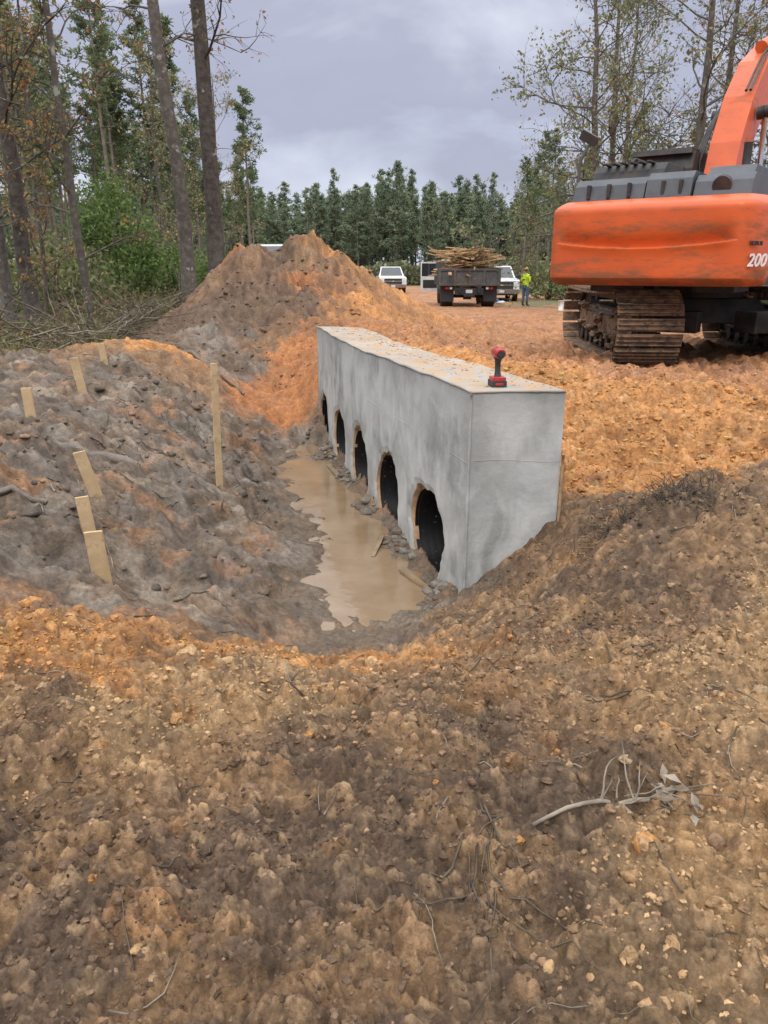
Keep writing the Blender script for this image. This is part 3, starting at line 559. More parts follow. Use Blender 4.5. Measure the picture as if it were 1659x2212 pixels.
def pine(name,H,r0,seed,start=.45,nb=58,Lm=2.0,clump=11,pal=None,big=1.,tips=0):
    rg=np.random.default_rng(seed);mb=MB();t=np.linspace(0,1,8)
    w=np.cumsum(rg.normal(0,.06,(8,2)),0);w[0]=0;T=np.stack([w[:,0],w[:,1],t*H],-1);T[0,2]=-.5
    mb.tube(T,r0*(1-t)**.8+.015,7,0);CP_=[]
    for i in range(nb):
        h=start+(1-start)*((i+rg.random())/nb)**.9
        q=np.array([np.interp(h,t,T[:,j]) for j in range(3)]);az=rg.uniform(0,6.28)
        k=(h-start)/(1-start);L=Lm*max(1-k,0)**.55*rg.uniform(.3,1.3)*(.5+.5*min(1,k*4))+.22
        d=np.array([math.cos(az),math.sin(az),.1+.8*k]);d/=np.linalg.norm(d)
        P=[q]
        for a in range(4): d=d+rg.normal(0,.1,3)+[0,0,.08];d/=np.linalg.norm(d);P.append(P[-1]+d*L/4)
        P=np.array(P);mb.tube(P,np.linspace(.03,.008,5),3,0,caps=False)
        m=int(clump*(.3+L/Lm));u=rg.uniform(.35,1.02,m);idx=np.clip((u*4),0,3.99);j=idx.astype(int);f=(idx-j)[:,None]
        C=P[j]*(1-f)+P[j+1]*f+rg.normal(0,.13*L,(m,3))*np.array([1,1,.45]);CP_.append(C)
    for i in range(7):
        h=rg.uniform(.1,start);az=rg.uniform(0,6.28);q=np.array([0,0,h*H]);mb.tube([q,q+np.array([math.cos(az),math.sin(az),.1])*rg.uniform(.4,1.2)],[.02,.006],3,0,caps=False)
    C=np.concatenate(CP_);n=len(C);m=8
    D=rg.normal(size=(n,m,3));D[...,2]=D[...,2]*.7+.45;D/=np.linalg.norm(D,axis=2)[...,None]
    S=np.cross(D,rg.normal(size=(n,m,3)));S/=np.linalg.norm(S,axis=2)[...,None]
    ln=rg.uniform(.14,.32,(n,m,1))*big;wd=.036*big
    c0=C[:,None];V=np.stack([c0-S*wd*.4,c0+S*wd*.4,c0+D*ln+S*wd,c0+D*ln-S*wd],2).reshape(-1,3)
    col=np.array(pal)[rg.integers(0,len(pal),n)]*rg.uniform(.55,1.3,(n,1))
    mb.add(V,np.arange(len(V)).reshape(-1,4),1,np.repeat(col,m*4,0))
    return mb.build(name,[M_pbark,M_leaf],link=False)
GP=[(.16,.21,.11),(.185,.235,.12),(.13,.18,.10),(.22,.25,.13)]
FP=[(.22,.275,.18),(.26,.305,.195),(.18,.235,.155),(.30,.325,.20)]  # paler than GP: distance haze put into the needle colour
pines=[pine('pine_mesh',14+i*.8,.13,50+i,start=[.5,.58,.45,.6][i],nb=[50,42,56,40][i],pal=GP,Lm=1.9) for i in range(4)]
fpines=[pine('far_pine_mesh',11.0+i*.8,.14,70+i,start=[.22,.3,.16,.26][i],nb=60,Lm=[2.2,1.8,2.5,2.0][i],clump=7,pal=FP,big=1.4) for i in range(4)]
PO=[(.38,.18,.07),(.30,.16,.07),(.23,.19,.08),(.42,.25,.11),(.19,.19,.08)]
PG=[(.21,.245,.11),(.25,.255,.13),(.17,.205,.10),(.30,.24,.11)]
PB=[(.28,.25,.13),(.35,.24,.11),(.24,.25,.13),(.20,.23,.11),(.40,.26,.13)]
def tree(name,me,x,y,rz=0,scale=1): return put(name,me,(x,y,gz(x,y)),rz,0,None,scale)
tree('oak_tree',decid('oak_a',17,.135,3,start=.26,nl=20,spread=.14,leaf=.04,per=4,pal=PO,lean=(-.035,0),dens=.6,up=.5,lr=.22),-4.30,17)
tree('oak_tree',decid('oak_b',18,.175,4,start=.24,nl=24,spread=.15,leaf=.04,per=4,pal=PO,lean=(.004,0),dens=.6,up=.4,bark=M_bark2,wob=.008,lr=.2),-3.74,17.4)
tree('oak_tree',decid('oak_c',15,.115,5,start=.16,nl=26,spread=.17,leaf=.035,per=4,pal=PO+PG,lean=(-.01,0),dens=.5,bark=M_bark2,lr=.22),-6.0,13.2)
tree('oak_tree',decid('oak_d',14,.13,6,start=.15,nl=24,spread=.18,leaf=.035,per=4,pal=PO+PG,lean=(-.02,0),dens=.5,lr=.22),-7.3,15)
tree('sapling_tree',decid('sap_a',11,.06,7,start=.12,nl=26,spread=.16,leaf=.035,per=5,pal=PO,lean=(-.02,0),dens=.5),-5.2,13.6)
tree('sapling_tree',decid('sap_b',8,.04,8,start=.1,nl=22,spread=.18,leaf=.033,per=5,pal=PO,lean=(.05,0),dens=.6),-5.9,12.2)
tree('sapling_tree',decid('sap_c',6,.035,9,start=.1,nl=22,spread=.2,leaf=.033,per=5,pal=PO+PB,lean=(.04,0),dens=.7),-6.4,14.6)
tree('sapling_tree',decid('sap_d',7,.035,10,start=.1,nl=18,spread=.2,leaf=.033,per=4,pal=PO+PB,lean=(-.04,0),dens=.7),-6.6,11.5)
dl=[decid('deciduous_%d'%i,13,.12,20+i,start=.2,nl=24,spread=.25,leaf=.07,per=5,pal=[PG,PB,PG+PB][i],dens=.55) for i in range(3)]
for i,(x,y,s) in enumerate([(-9.5,21,.85),(-13.5,25,1.0),(-7.0,25,.62),(-16,31,1.05),(-6.9,33,.68),(-9.8,38,.75)]):
    tree('deciduous_tree',dl[i%3],x,y,i*1.3,s)
for i in range(50):
    y=rng.uniform(38,80);u=rng.uniform(0,560);x=(u-829)/1600*y*.92
    s=rng.uniform(.78,1.05)*(1.0 if u<430 else .76)*(.84+.12*y/60)
    tree('pine_tree',pines[rng.integers(4)],x,y,rng.uniform(0,6),s)
big=[decid('big_%d'%i,15,.17,40+i,start=.2,nl=26,spread=.33,leaf=.07,per=5,pal=[PB,PG+PB,PB+PO][i],dens=[.5,.5,.35][i],up=.6,lean=[(-.05,0),(.0,0),(-.03,0)][i]) for i in range(3)]
lean=decid('big_lean',13,.17,47,start=.14,nl=30,spread=.42,leaf=.07,per=8,pal=PG+[(.26,.28,.2)],dens=.65,up=.4,lean=(-.12,0))
tree('deciduous_tree',lean,8.9,31,0,1.0)
for i,(x,y,s,k) in enumerate([(10.6,36,1.0,0),(11.8,31,1.1,1),(14.2,35,1.1,2),(16.5,31,1.15,0),(12.6,42,1.0,1),(18.5,38,1.1,2),(15.6,27,1.1,2),(20.5,33,1.2,0),(22,45,1.2,1)]):
    tree('deciduous_tree',big[k],x,y,i*1.7 if i else 0,s)
for i in range(20):
    y=rng.uniform(52,88);u=rng.uniform(1130,1750);x=(u-829)/1600*y*.94
    tree('pine_tree',pines[rng.integers(4)],x,y,rng.uniform(0,6),rng.uniform(.6,.9))
for i,(x,y,s) in enumerate([(12.2,58,.62),(13.8,52,.6),(14.5,60,.75),(11.5,66,.62),(16,56,.7),(13,72,.8)]):
    tree('deciduous_tree',dl[i%3],x,y,i,s)
E=bpy.data.objects.new('distant_pine_forest',None);sc.collection.objects.link(E)
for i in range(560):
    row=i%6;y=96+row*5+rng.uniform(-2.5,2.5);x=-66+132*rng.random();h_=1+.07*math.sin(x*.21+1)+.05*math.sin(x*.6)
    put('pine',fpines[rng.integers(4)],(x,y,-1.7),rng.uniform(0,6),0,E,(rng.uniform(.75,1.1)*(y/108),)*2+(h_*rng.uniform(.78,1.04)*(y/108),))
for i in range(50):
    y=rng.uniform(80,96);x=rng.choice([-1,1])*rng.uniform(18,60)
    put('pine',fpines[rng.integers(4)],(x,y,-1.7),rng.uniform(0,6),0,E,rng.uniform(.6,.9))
def bush(name,x,y,rx,rz,n,pal,leaf=.07,seed=0,z0=None):
    rg=np.random.default_rng(seed);mb=MB();zg=gz(x,y) if z0 is None else z0
    K=int(10+rx*9);cs=[]
    for i in range(K):
        a=rg.uniform(0,6.28);r=rx*rg.random()**.6;h=rz*rg.uniform(.15,1)*(1-.45*(r/rx)**2)
        P=np.array([(0,0,0),(math.cos(a)*r*.4,math.sin(a)*r*.4,h*.55),(math.cos(a)*r,math.sin(a)*r,h)]);mb.tube(P,[.025,.014,.006],4,0,caps=False);cs.append(P[2])
    cs=np.array(cs);ci=rg.integers(0,K,n);P=cs[ci]+rg.normal(0,1,(n,3))*np.array([rx*.2,rx*.2,rz*.11]);P[:,2]=np.abs(P[:,2])
    V,F=leafquads(P,leaf,.5,rg);hue=rg.uniform(.65,1.3,K)[ci]
    c=np.array(pal)[rg.integers(0,len(pal),n)]*(hue*rg.uniform(.7,1.25,n))[:,None];mb.add(V,F,1,np.repeat(c,4,0))
    mb.build(name,[M_bark,M_leaf],(x,y,zg))
BG=[(.15,.225,.075),(.12,.18,.06),(.19,.25,.085)];BO=[(.21,.23,.10),(.26,.25,.13),(.30,.26,.15),(.16,.18,.09)]
bush('evergreen_shrub',-7.6,22,1.25,3.6,6500,BG,.06,1)
bush('evergreen_shrub',-6.9,25,.9,2.4,4000,BG,.06,2);bush('evergreen_shrub',-5.2,24,.8,2.0,3000,BG,.06,3)
bush('evergreen_shrub',-4.6,30,.9,2.2,3000,BG,.07,4);bush('shrub',-9.8,19,1.2,2.5,4000,BO,.055,5)
for i in range(30):
    y=rng.uniform(17,42);x=-5.2-(y-17)*.1-rng.uniform(0,12)*(y/30);bush('shrub',x,y,rng.uniform(.7,1.5),rng.uniform(1.0,2.6),2200,BO+([BG[1]] if i%3==0 else []),.065,10+i)
for i in range(22):
    y=rng.uniform(44,70);x=rng.uniform(9.5,22)*y/45;bush('shrub',x,y,rng.uniform(1.2,2.2),rng.uniform(1.5,3.5),1800,BO+[(.15,.21,.09)],.12,50+i)
for i in range(8):
    y=rng.uniform(24,34);x=rng.uniform(9.5,18)*y/28;bush('shrub',x,y,rng.uniform(.9,1.5),rng.uniform(1.,2.),2200,BO,.08,80+i)
N=60000;x=rng.uniform(-60,60,N);hn=np.clip(2.6+2.2*fbm(x*.16,x*0,4,300),.8,5);y=91+rng.uniform(-3,14,N);z=-1.7+hn*rng.random(N)**.8
V,F=leafquads(np.stack([x,y,z],-1),.3,.5,rng);mb=MB();c=np.array([(.22,.245,.14),(.27,.275,.16),(.17,.205,.12),(.32,.30,.18)])[rng.integers(0,4,N)]*rng.uniform(.5,1.1,(N,1));mb.add(V,F,0,np.repeat(c,4,0));mb.build('distant_understory',[M_leaf])
N=46000;x=-4.4-rng.gamma(1.6,3.0,N);y=rng.uniform(10.2,30,N);x-= (y-12)*.05
hn=np.clip(.45+.9*fbm(x*.7,y*.7,4,310),.05,1.6);z=terrain(x.copy(),y.copy(),False)[0]+hn*rng.random(N)
V,F=leafquads(np.stack([x,y,z],-1),.04,.45,rng);c=np.array([(.18,.21,.09),(.24,.19,.11),(.30,.19,.10),(.12,.15,.065),(.32,.25,.15)])[rng.integers(0,5,N)]*rng.uniform(.6,1.2,(N,1))
mb=MB();mb.add(V,F,0,np.repeat(c,4,0));mb.build('undergrowth',[M_leaf])
def grass(name,x,y,hm,seed,pal):
    rg=np.random.default_rng(seed);n=len(x);z=terrain(x.copy(),y.copy(),False)[0];h=hm*rg.uniform(.3,1.2,n)*np.clip(.7+1.2*fbm(x*.8,y*.8,3,330),.2,1.6);a=rg.uniform(0,6.28,n);w=.005+.0005*np.hypot(x,y)
    b=np.stack([x,y,z-.02],-1);d=np.stack([np.cos(a),np.sin(a),a*0],-1);le=np.stack([rg.normal(0,.45,n)*h,rg.normal(0,.45,n)*h,h],-1)
    V=np.stack([b-d*w[:,None],b+d*w[:,None],b+le*.6+d*w[:,None]*.7,b+le],1).reshape(-1,3)
    c=np.array(pal)[rg.integers(0,len(pal),n)]*rg.uniform(.6,1.2,(n,1));mb=MB();mb.add(V,np.arange(4*n).reshape(-1,4),0,np.repeat(c,4,0));mb.build(name,[M_leaf])
N=20000;gx=-4.3-rng.gamma(1.6,1.8,N);gy=rng.uniform(9.6,24,N);grass('dry_grass',gx,gy,.42,1,[(.26,.22,.12),(.19,.21,.09),(.29,.25,.15),(.15,.17,.07)])
N=14000;gx=rng.uniform(9,28,N);gy=rng.uniform(20,62,N);gx=gx*(gy/45+.35);grass('roadside_grass',gx,gy,.3,2,[(.26,.24,.11),(.18,.20,.08),(.22,.23,.09)])
mb=MB()
for i in range(700):
    x=-4.3-rng.gamma(1.6,.9);y=rng.uniform(10.2,17.5);g=gz(x,y)
    P=wig((x,y,g+rng.uniform(0,.3)),(rng.normal(),rng.normal(),rng.normal(0,.35)),rng.uniform(.4,1.9),6,.18);P[:,2]=np.maximum(P[:,2],g);mb.tube(P,np.linspace(.014,.004,6)*rng.uniform(.4,1.2),4,int(rng.random()<.4))
mb.build('brush_pile',[M_twig,M_root])
# ------------------------------------------------------------------ vehicles
M_white=pmat('white_paint',(.72,.73,.74),(.60,.60,.58),3,.25,spec=.6)
M_glass=pmat('dark_glass',(.02,.025,.03),(.03,.035,.04),2,.05,spec=.8)
M_tire=pmat('tire_rubber',(.02,.02,.02),(.08,.06,.04),12,.85)
M_chrome=pmat('chrome',(.6,.6,.62),(.5,.5,.5),10,.15,metal=.95)
M_lamp=pmat('lamp_glass',(.75,.75,.72),(.6,.6,.6),20,.1)
M_tail=pmat('red_lens',(.45,.02,.015),(.35,.02,.015),20,.2)
def wheel(mb,x,y,r,w,mt,mh):
    mb.tube([(x-w/2,y,r),(x-w/2+.03,y,r),(x+w/2-.03,y,r),(x+w/2,y,r)],[r*.9,r,r,r*.9],24,mt)
    mb.cyl((x-w/2-.012,y,r),(x+w/2+.012,y,r),r*.58,16,mh)
def pickup(name,x,y,rz,dz=0):
    mb=MB()
    mb.prism([(-2.85,.55),(2.65,.5),(2.85,.62),(2.85,1.02),(2.75,1.16),(1.15,1.24),(-2.85,1.22)],-.99,.99,0)
    cab=[(-1.05,1.22),(1.15,1.24),(.35,1.86),(-.15,1.92),(-.85,1.88)]
    V=[(sx*(.94 if z<1.3 else .76),a,z) for sx in(-1,1) for a,z in cab];k=5
    mb.add(V,[list(range(k-1,-1,-1)),list(range(k,2*k))]+[[i,(i+1)%k,(i+1)%k+k,i+k] for i in range(k)],0)
    def wq(p): mb.add(p,[[0,1,2,3]],1)
    for sx in(-1,1):
        wq([(sx*.925,.95,1.30),(sx*.80,.40,1.78),(sx*.80,-.25,1.82),(sx*.925,-.25,1.30)])
        wq([(sx*.925,-.32,1.30),(sx*.80,-.32,1.82),(sx*.80,-.75,1.80),(sx*.925,-.92,1.30)])
        mb.box((sx*1.12,.85,1.34),(.2,.09,.2),2)
        mb.box((sx*.80,2.83,.93),(.34,.09,.2),4);mb.box((sx*.7,2.9,.55),(.2,.03,.09),4)
        for yy in(-1.75,1.85):
            wheel(mb,sx*.86,yy,.40,.27,3,5)
            mb.prism([(yy+.5*math.cos(a),.40+.5*math.sin(a)) for a in np.linspace(0,PI,12)],sx*.98,sx*1.012,2)
    mb.add([(-.84,1.135,1.262),(.84,1.135,1.262),(.70,.375,1.852),(-.70,.375,1.852)],[[0,1,2,3]],1)
    mb.box((0,2.86,.84),(1.30,.05,.44),2);mb.box((0,2.885,.88),(1.3,.03,.05),5);mb.box((0,2.895,.88),(.16,.02,.08),6)
    mb.box((0,2.9,.55),(1.9,.14,.24),5);mb.box((0,2.89,.40),(1.5,.08,.12),2);mb.box((0,2.975,.55),(.3,.01,.13),0)
    mb.box((0,2.78,1.06),(1.86,.1,.06),5)
    mb.box((0,0,.45),(1.6,4.8,.15),2)
    return mb.build(name,[M_white,M_glass,M_blk,M_tire,M_lamp,M_chrome,pmat('badge',(.55,.4,.1),None,10,.4)],(x,y,gz(x,y)+dz),rz,.03)
pickup('pickup_truck',.5,60,PI+.06);pickup('pickup_truck',6.7,46,PI-.05);pickup('pickup_truck',-3.25,24.5,PI,.22)
M_bed=pmat('dump_bed_steel',(.065,.07,.078),(.10,.095,.09),5,.6,.004,c3=(.17,.10,.06),s3=3,lo3=.55,hi3=.68)
mb=MB();rg=np.random.default_rng(5)
mb.box((0,1.9,.98),(2.66,3.8,.08),0)
for sx in(-1,1):
    mb.box((sx*1.33,1.9,1.35),(.07,3.8,.78),0)
    for yy in np.linspace(.1,3.7,7): mb.box((sx*1.39,yy,1.35),(.06,.1,.74),0)
mb.box((0,3.82,1.5),(2.7,.07,1.1),0);mb.box((0,-.02,1.32),(2.58,.06,.66),0);mb.box((0,-.06,1.66),(2.74,.1,.09),0);mb.box((0,-.06,1.02),(2.74,.1,.1),0)
for xx in(-1.33,-.66,0,.66,1.33): mb.box((xx,-.07,1.34),(.1,.07,.58),0)
for sx in(-1,1):
    mb.box((sx*.42,2.8,.78),(.09,6,.22),1)
    wheel(mb,sx*.96,.95,.5,.56,2,1)
    wheel(mb,sx*1.02,5.3,.5,.28,2,1)
    mb.box((sx*.98,.22,.62),(.62,.02,.7),1);mb.box((sx*1.0,-.0,.86),(.16,.05,.1),4);mb.box((sx*.82,-.0,.86),(.12,.05,.1),5)
mb.box((0,.02,.72),(1.3,.12,.3),1);mb.box((0,-.05,.72),(.3,.01,.15),6);mb.cyl((-1.1,.95,.5),(1.1,.95,.5),.09,10,1);mb.cyl((0,.95,.5),(0,5,.75),.06,8,1);mb.box((0,.9,.52),(.36,.36,.34),1)
mb.box((0,-.1,.55),(.5,.12,.12),1)
mb.prism([(4.1,.75),(7.0,.7),(7.05,1.25),(5.95,1.42),(5.5,2.1),(5.2,2.15),(4.1,2.12)],-1.02,1.02,3)
mb.box((0,4.085,1.75),(1.5,.02,.45),7)
for sx in(-1,1): mb.add([(sx*1.025,4.4,1.4),(sx*1.025,5.75,1.4),(sx*1.025,5.4,2.0),(sx*1.025,4.4,2.0)],[[0,1,2,3]],7)
mb.add([(-.95,5.955,1.45),(.95,5.955,1.45),(.9,5.54,2.08),(-.9,5.54,2.08)],[[0,1,2,3]],7)
mb.box((1.25,5.75,1.7),(.14,.06,.4),1)
Rd=Rm(0,0,.18)
mb.box((-1.55,5.7,.95),(1.0,.06,.75),3,Rd);mb.box((-2.02,5.61,1.65),(.06,.05,.7),3);mb.box((-1.56,5.7,2.0),(1.0,.05,.06),3,Rd);mb.box((-1.1,5.79,1.65),(.05,.05,.7),3)
mb.box((-1.56,5.7,1.66),(.9,.02,.66),7,Rd);mb.box((-1.55,5.66,.95),(.75,.02,.4),1,Rd)
for i in range(95):
    lv=i/95;z=1.45+1.12*lv
    if rg.random()<.65: R=Rm(rg.normal(0,.04),rg.normal(0,.07),rg.normal(0,.25));L=rg.uniform(1.6,3.0)*(1-.25*lv)+.2;size=(L,rg.choice([.09,.14,.24]),.04);x=rg.normal(0,.22)
    else: R=Rm(rg.normal(0,.06),rg.normal(0,.12),PI/2+rg.normal(0,.2));L=rg.uniform(2.0,3.2);size=(L,rg.choice([.09,.14]),.04);x=rg.uniform(-1,1)*(1-.4*lv)
    mb.box((x,rg.uniform(.5,3.0) if size[0]<3 else 1.8,z),size,8,R)
for k in range(5): mb.box((-1.0+rg.normal(0,.2),.6+k*.5,2.15+.05*k),(1.6,.09,.04),8,Rm(0,.35+.1*rg.normal(),.2))
for k in range(5): mb.box((1.0,.6+k*.5,2.05+.05*k),(1.5,.14,.04),8,Rm(0,-.12,.2+.2*rg.normal()))
mb.box((0,1.8,1.35),(2.4,3.4,.5),9)
M_oldw=pmat('used_lumber',(.56,.38,.20),(.40,.25,.13),2.5,.8,.003,c3=(.20,.14,.10),s3=3,lo3=.54,hi3=.66)
mb.build('dump_truck',[M_bed,M_blk,M_tire,M_white,M_tail,M_lamp,M_white,M_glass,M_oldw,pmat('debris',(.2,.13,.08),(.1,.07,.05),8,.9,.05)],(3.85,35,gz(3.9,37)+.02),-.02,.008)
# ------------------------------------------------------------------ excavator
def paint():
    m=pmat('orange_paint',(.60,.105,.022),(.50,.085,.02),1.2,.42,spec=.4)
    nt=m.node_tree;L=nt.links.new;p=nt.nodes['Principled BSDF'];src=p.inputs['Base Color'].links[0].from_socket
    tc=nn(nt,'ShaderNodeTexCoord')
    mp=nn(nt,'ShaderNodeMapping');mp.inputs['Scale'].default_value=(.8,.8,3.2);L(tc.outputs['Object'],mp.inputs['Vector'])
    n=nn(nt,'ShaderNodeTexNoise');n.inputs['Scale'].default_value=2.6;n.inputs['Detail'].default_value=12;n.inputs['Roughness'].default_value=.76;L(mp.outputs[0],n.inputs['Vector'])
    s=nn(nt,'ShaderNodeSeparateXYZ');L(tc.outputs['Object'],s.inputs[0])
    h=nn(nt,'ShaderNodeMapRange');h.inputs['From Min'].default_value=1.02;h.inputs['From Max'].default_value=1.4;h.inputs['To Min'].default_value=.18;h.inputs['To Max'].default_value=0;L(s.outputs['Z'],h.inputs['Value'])
    h2=nn(nt,'ShaderNodeMapRange');h2.inputs['From Min'].default_value=.0;h2.inputs['From Max'].default_value=.16;h2.inputs['To Min'].default_value=.11;h2.inputs['To Max'].default_value=0
    ds=nn(nt,'ShaderNodeMath',operation='SUBTRACT');L(s.outputs['Z'],ds.inputs[0]);ds.inputs[1].default_value=1.62;da=nn(nt,'ShaderNodeMath',operation='ABSOLUTE');L(ds.outputs[0],da.inputs[0]);L(da.outputs[0],h2.inputs['Value'])
    a=nn(nt,'ShaderNodeMath',operation='ADD');L(n.outputs['Fac'],a.inputs[0]);L(h.outputs[0],a.inputs[1])
    a_=nn(nt,'ShaderNodeMath',operation='ADD');L(a.outputs[0],a_.inputs[0]);L(h2.outputs[0],a_.inputs[1])
    mr=nn(nt,'ShaderNodeMapRange');mr.inputs['From Min'].default_value=.54;mr.inputs['From Max'].default_value=.70;mr.inputs['To Max'].default_value=.75;L(a_.outputs[0],mr.inputs['Value'])
    mx=nn(nt,'ShaderNodeMix',data_type='RGBA');mx.inputs['B'].default_value=(.15,.075,.035,1);L(src,mx.inputs['A']);L(mr.outputs[0],mx.inputs['Factor']);L(mx.outputs['Result'],p.inputs['Base Color'])
    r=nn(nt,'ShaderNodeMapRange');r.inputs['To Min'].default_value=.4;r.inputs['To Max'].default_value=.85;L(mr.outputs[0],r.inputs['Value']);L(r.outputs[0],p.inputs['Roughness'])
    return m
M_or=paint()
M_gr=pmat('grey_plastic',(.05,.055,.065),(.07,.075,.085),4,.5,c3=(.16,.12,.08),s3=6,lo3=.62,hi3=.75)
M_trk=pmat('muddy_track_steel',(.16,.105,.065),(.26,.15,.085),7,.8,.015,c3=(.07,.055,.042),s3=11,lo3=.48,hi3=.6)
M_bk=pmat('machine_black',(.018,.018,.02),(.05,.038,.03),6,.6)
M_num=pmat('white_lettering',(.7,.7,.7),(.62,.6,.58),8,.5,c3=(.5,.12,.04),s3=14,lo3=.58,hi3=.62)
ex=MB()
def setM(th):
    c,s=math.cos(th),math.sin(th);M=np.eye(4);M[:3,:3]=[[c,s,0],[-s,c,0],[0,0,1]];ex.M=M
setM(math.radians(4))
def track(xc):
    R=.44;Ls=3.35;per=2*Ls+2*PI*R;n=50
    def path(s):
        s%=per
        if s<Ls: return (-Ls/2+s,0.02,0.)
        s-=Ls
        if s<PI*R: a=s/R;return (Ls/2+R*math.sin(a),.46-R*math.cos(a),a)
        s-=PI*R
        if s<Ls: return (Ls/2-s,.90-.03*math.sin(s/Ls*PI),PI)
        s-=Ls;a=s/R;return (-Ls/2-R*math.sin(a),.46+R*math.cos(a),PI+a)
    for i in range(n):
        y,z,a=path(per*i/n)
        R_=np.array([[1,0,0],[0,math.cos(a),-math.sin(a)],[0,math.sin(a),math.cos(a)]])
        c=np.array([xc,y,z])
        ex.box(c,(.82,.155,.025),2,R_)
        for g in(-.06,0,.055): ex.box(c+R_@np.array([0,g,-.027]),(.80,.016,.034),2,R_)
        for sx in(-.12,.12): ex.box(c+R_@np.array([sx,0,.05]),(.05,.15,.08),5,R_)
    ex.box((xc,0,.46),(.34,3.1,.36),2);ex.box((xc,0,.62),(.42,2.4,.1),5,None,(.6,1))
    for yy in(-Ls/2,Ls/2):
        ex.cyl((xc-.07,yy,.46),(xc+.07,yy,.46),.36,20,5);ex.cyl((xc-.16,yy,.46),(xc+.16,yy,.46),.17,14,2)
    for q in np.linspace(-1.35,1.35,8): ex.cyl((xc-.2,q,.16),(xc+.2,q,.16),.09,12,5)
    for q in(-.6,.6): ex.cyl((xc-.15,q,.80),(xc+.15,q,.80),.07,10,5)
    for k in range(60):
        V=IV*rng.uniform(.7,1.3,(len(IV),1))*rng.uniform(.03,.09)*np.array([1,1,.6])+[xc+rng.choice([-1,1])*rng.uniform(.12,.3),rng.uniform(-1.6,1.6),rng.uniform(.12,.66)];ex.add(V,IF,2)
track(-1.22);track(1.22)
ex.box((0,0,.62),(1.9,1.1,.34),5,None,(.75,.8));ex.box((-.7,.9,.5),(.9,.35,.28),5,Rm(0,0,.5));ex.box((.7,.9,.5),(.9,.35,.28),5,Rm(0,0,-.5));ex.box((-.7,-.9,.5),(.9,.35,.28),5,Rm(0,0,-.5));ex.box((.7,-.9,.5),(.9,.35,.28),5,Rm(0,0,.5))
ex.cyl((0,0,.8),(0,0,1.02),.62,28,5)
setM(math.radians(36))
ex.box((0,-.2,1.08),(2.3,3.9,.16),5)
ex.box((-.5,-1.9,.98),(.7,.5,.12),5);ex.box((.6,-1.3,.97),(.5,.9,.12),5)
nx,nz=72,34;HW=1.28
Vc=[]
def cwy(x,z):
    u=abs(x)/HW
    plan=.50*max(0,(u-.80)/.20)**2.4+.05*u*u
    v=(z-1.0)/.98
    prof=.22*max(0,(v-.86)/.14)**2.2+.16*max(0,(.10-v)/.10)**2
    zc_=1.50-.075*(1-(x/1.05)**2) if abs(x)<1.05 else 1.5
    d=z-zc_;w=sst(np.array([1.05-abs(x)]),0,.15)[0]
    crease=w*(.075*math.exp(-(max(0,d)/.12)**2)*(d>=0)-.022*math.exp(-(d/.06)**2)*(d<0))
    return -2.92+plan+prof+float(crease)+.004*math.sin(x*5+z*3)
xs=np.sin(np.linspace(-PI/2,PI/2,nx+1))*HW
zs=np.concatenate([np.linspace(1.0,1.4,10),np.linspace(1.41,1.58,18),np.linspace(1.6,1.98,13)]);nz=len(zs)-1
for z in zs:
    v=(z-1.0)/.98
    e=1-.05*max(0,(v-.85)/.15)**2-.03*max(0,(.12-v)/.12)**2
    for x in xs: Vc.append((x*e,cwy(x,z),z))
W1=nx+1
ex.add(Vc,np.array([[j*W1+i,j*W1+i+1,(j+1)*W1+i+1,(j+1)*W1+i] for j in range(nz) for i in range(nx)]),0,smooth=True)
yb=-2.15
for zz,row in((1.0,0),(1.98,nz)):
    R0=[Vc[row*W1+i] for i in range(W1)];R1=[(p[0],yb,p[2]) for p in R0]
    ex.add(R0+R1,np.array([[i,i+1,W1+i+1,W1+i] for i in range(nx)]),0)
for sx in(0,nx):
    C0=[Vc[j*W1+sx] for j in range(nz+1)];C1=[(p[0],yb,p[2]) for p in C0]
    ex.add(C0+C1,np.array([[j,j+1,nz+2+j,nz+1+j] for j in range(nz)]),0)
for sx in(-1,1):
    ex.box((sx*.82,-1.05,1.56),(.80,2.2,.80),0)
    ex.box((sx*1.226,-1.0,1.55),(.012,1.6,.5),1)
ex.box((.85,.75,1.42),(.75,1.4,.55),0)
ex.box((0,-1.1,1.6),(.9,2.1,.7),1)
def hood(x0,x1,y0,y1,z0,z1,m):
    ex.prism([(y0,z0),(y0+.06,z1-.08),(y0+.16,z1),(y1-.1,z1),(y1,z0)],x0,x1,m)
hood(-1.0,-.12,-2.60,-1.0,1.975,2.24,1);hood(-.10,.42,-2.62,-1.0,1.975,2.27,1);hood(.44,1.06,-2.58,-1.0,1.975,2.22,1)
ex.cyl((.74,-2.57,2.08),(.74,-2.50,2.1),.10,18,5)
for xx in(-.8,-.55,-.3,.1,.3): ex.box((xx,-2.58,2.09),(.04,.06,.16),5)
hood(-.95,-.05,-2.15,-1.25,2.23,2.44,5);hood(.5,1.0,-2.3,-1.2,2.2,2.33,1)
for k in range(6): ex.box((-.78+k*.11,-2.05,2.445),(.05,.3,.02),5)
ex.cyl((.78,-1.7,2.3),(.78,-1.7,2.62),.05,12,5)
ex.prism([(.10,1.16),(1.75,1.16),(1.9,1.6),(1.78,2.35),(1.45,2.80),(.2,2.84),(.10,2.6)],-1.25,-.33,5)
ex.prism([(.3,1.75),(1.7,1.75),(1.62,2.4),(1.42,2.7),(.3,2.72)],-1.262,-1.252,3);ex.box((-.79,.09,2.25),(.7,.012,.75),3)
ex.prism([(.08,2.80),(.1,2.88),(1.3,2.88),(1.5,2.80)],-1.22,-.36,5)
def rail(p,r=.02,m=5): ex.tube(p,r,7,m)
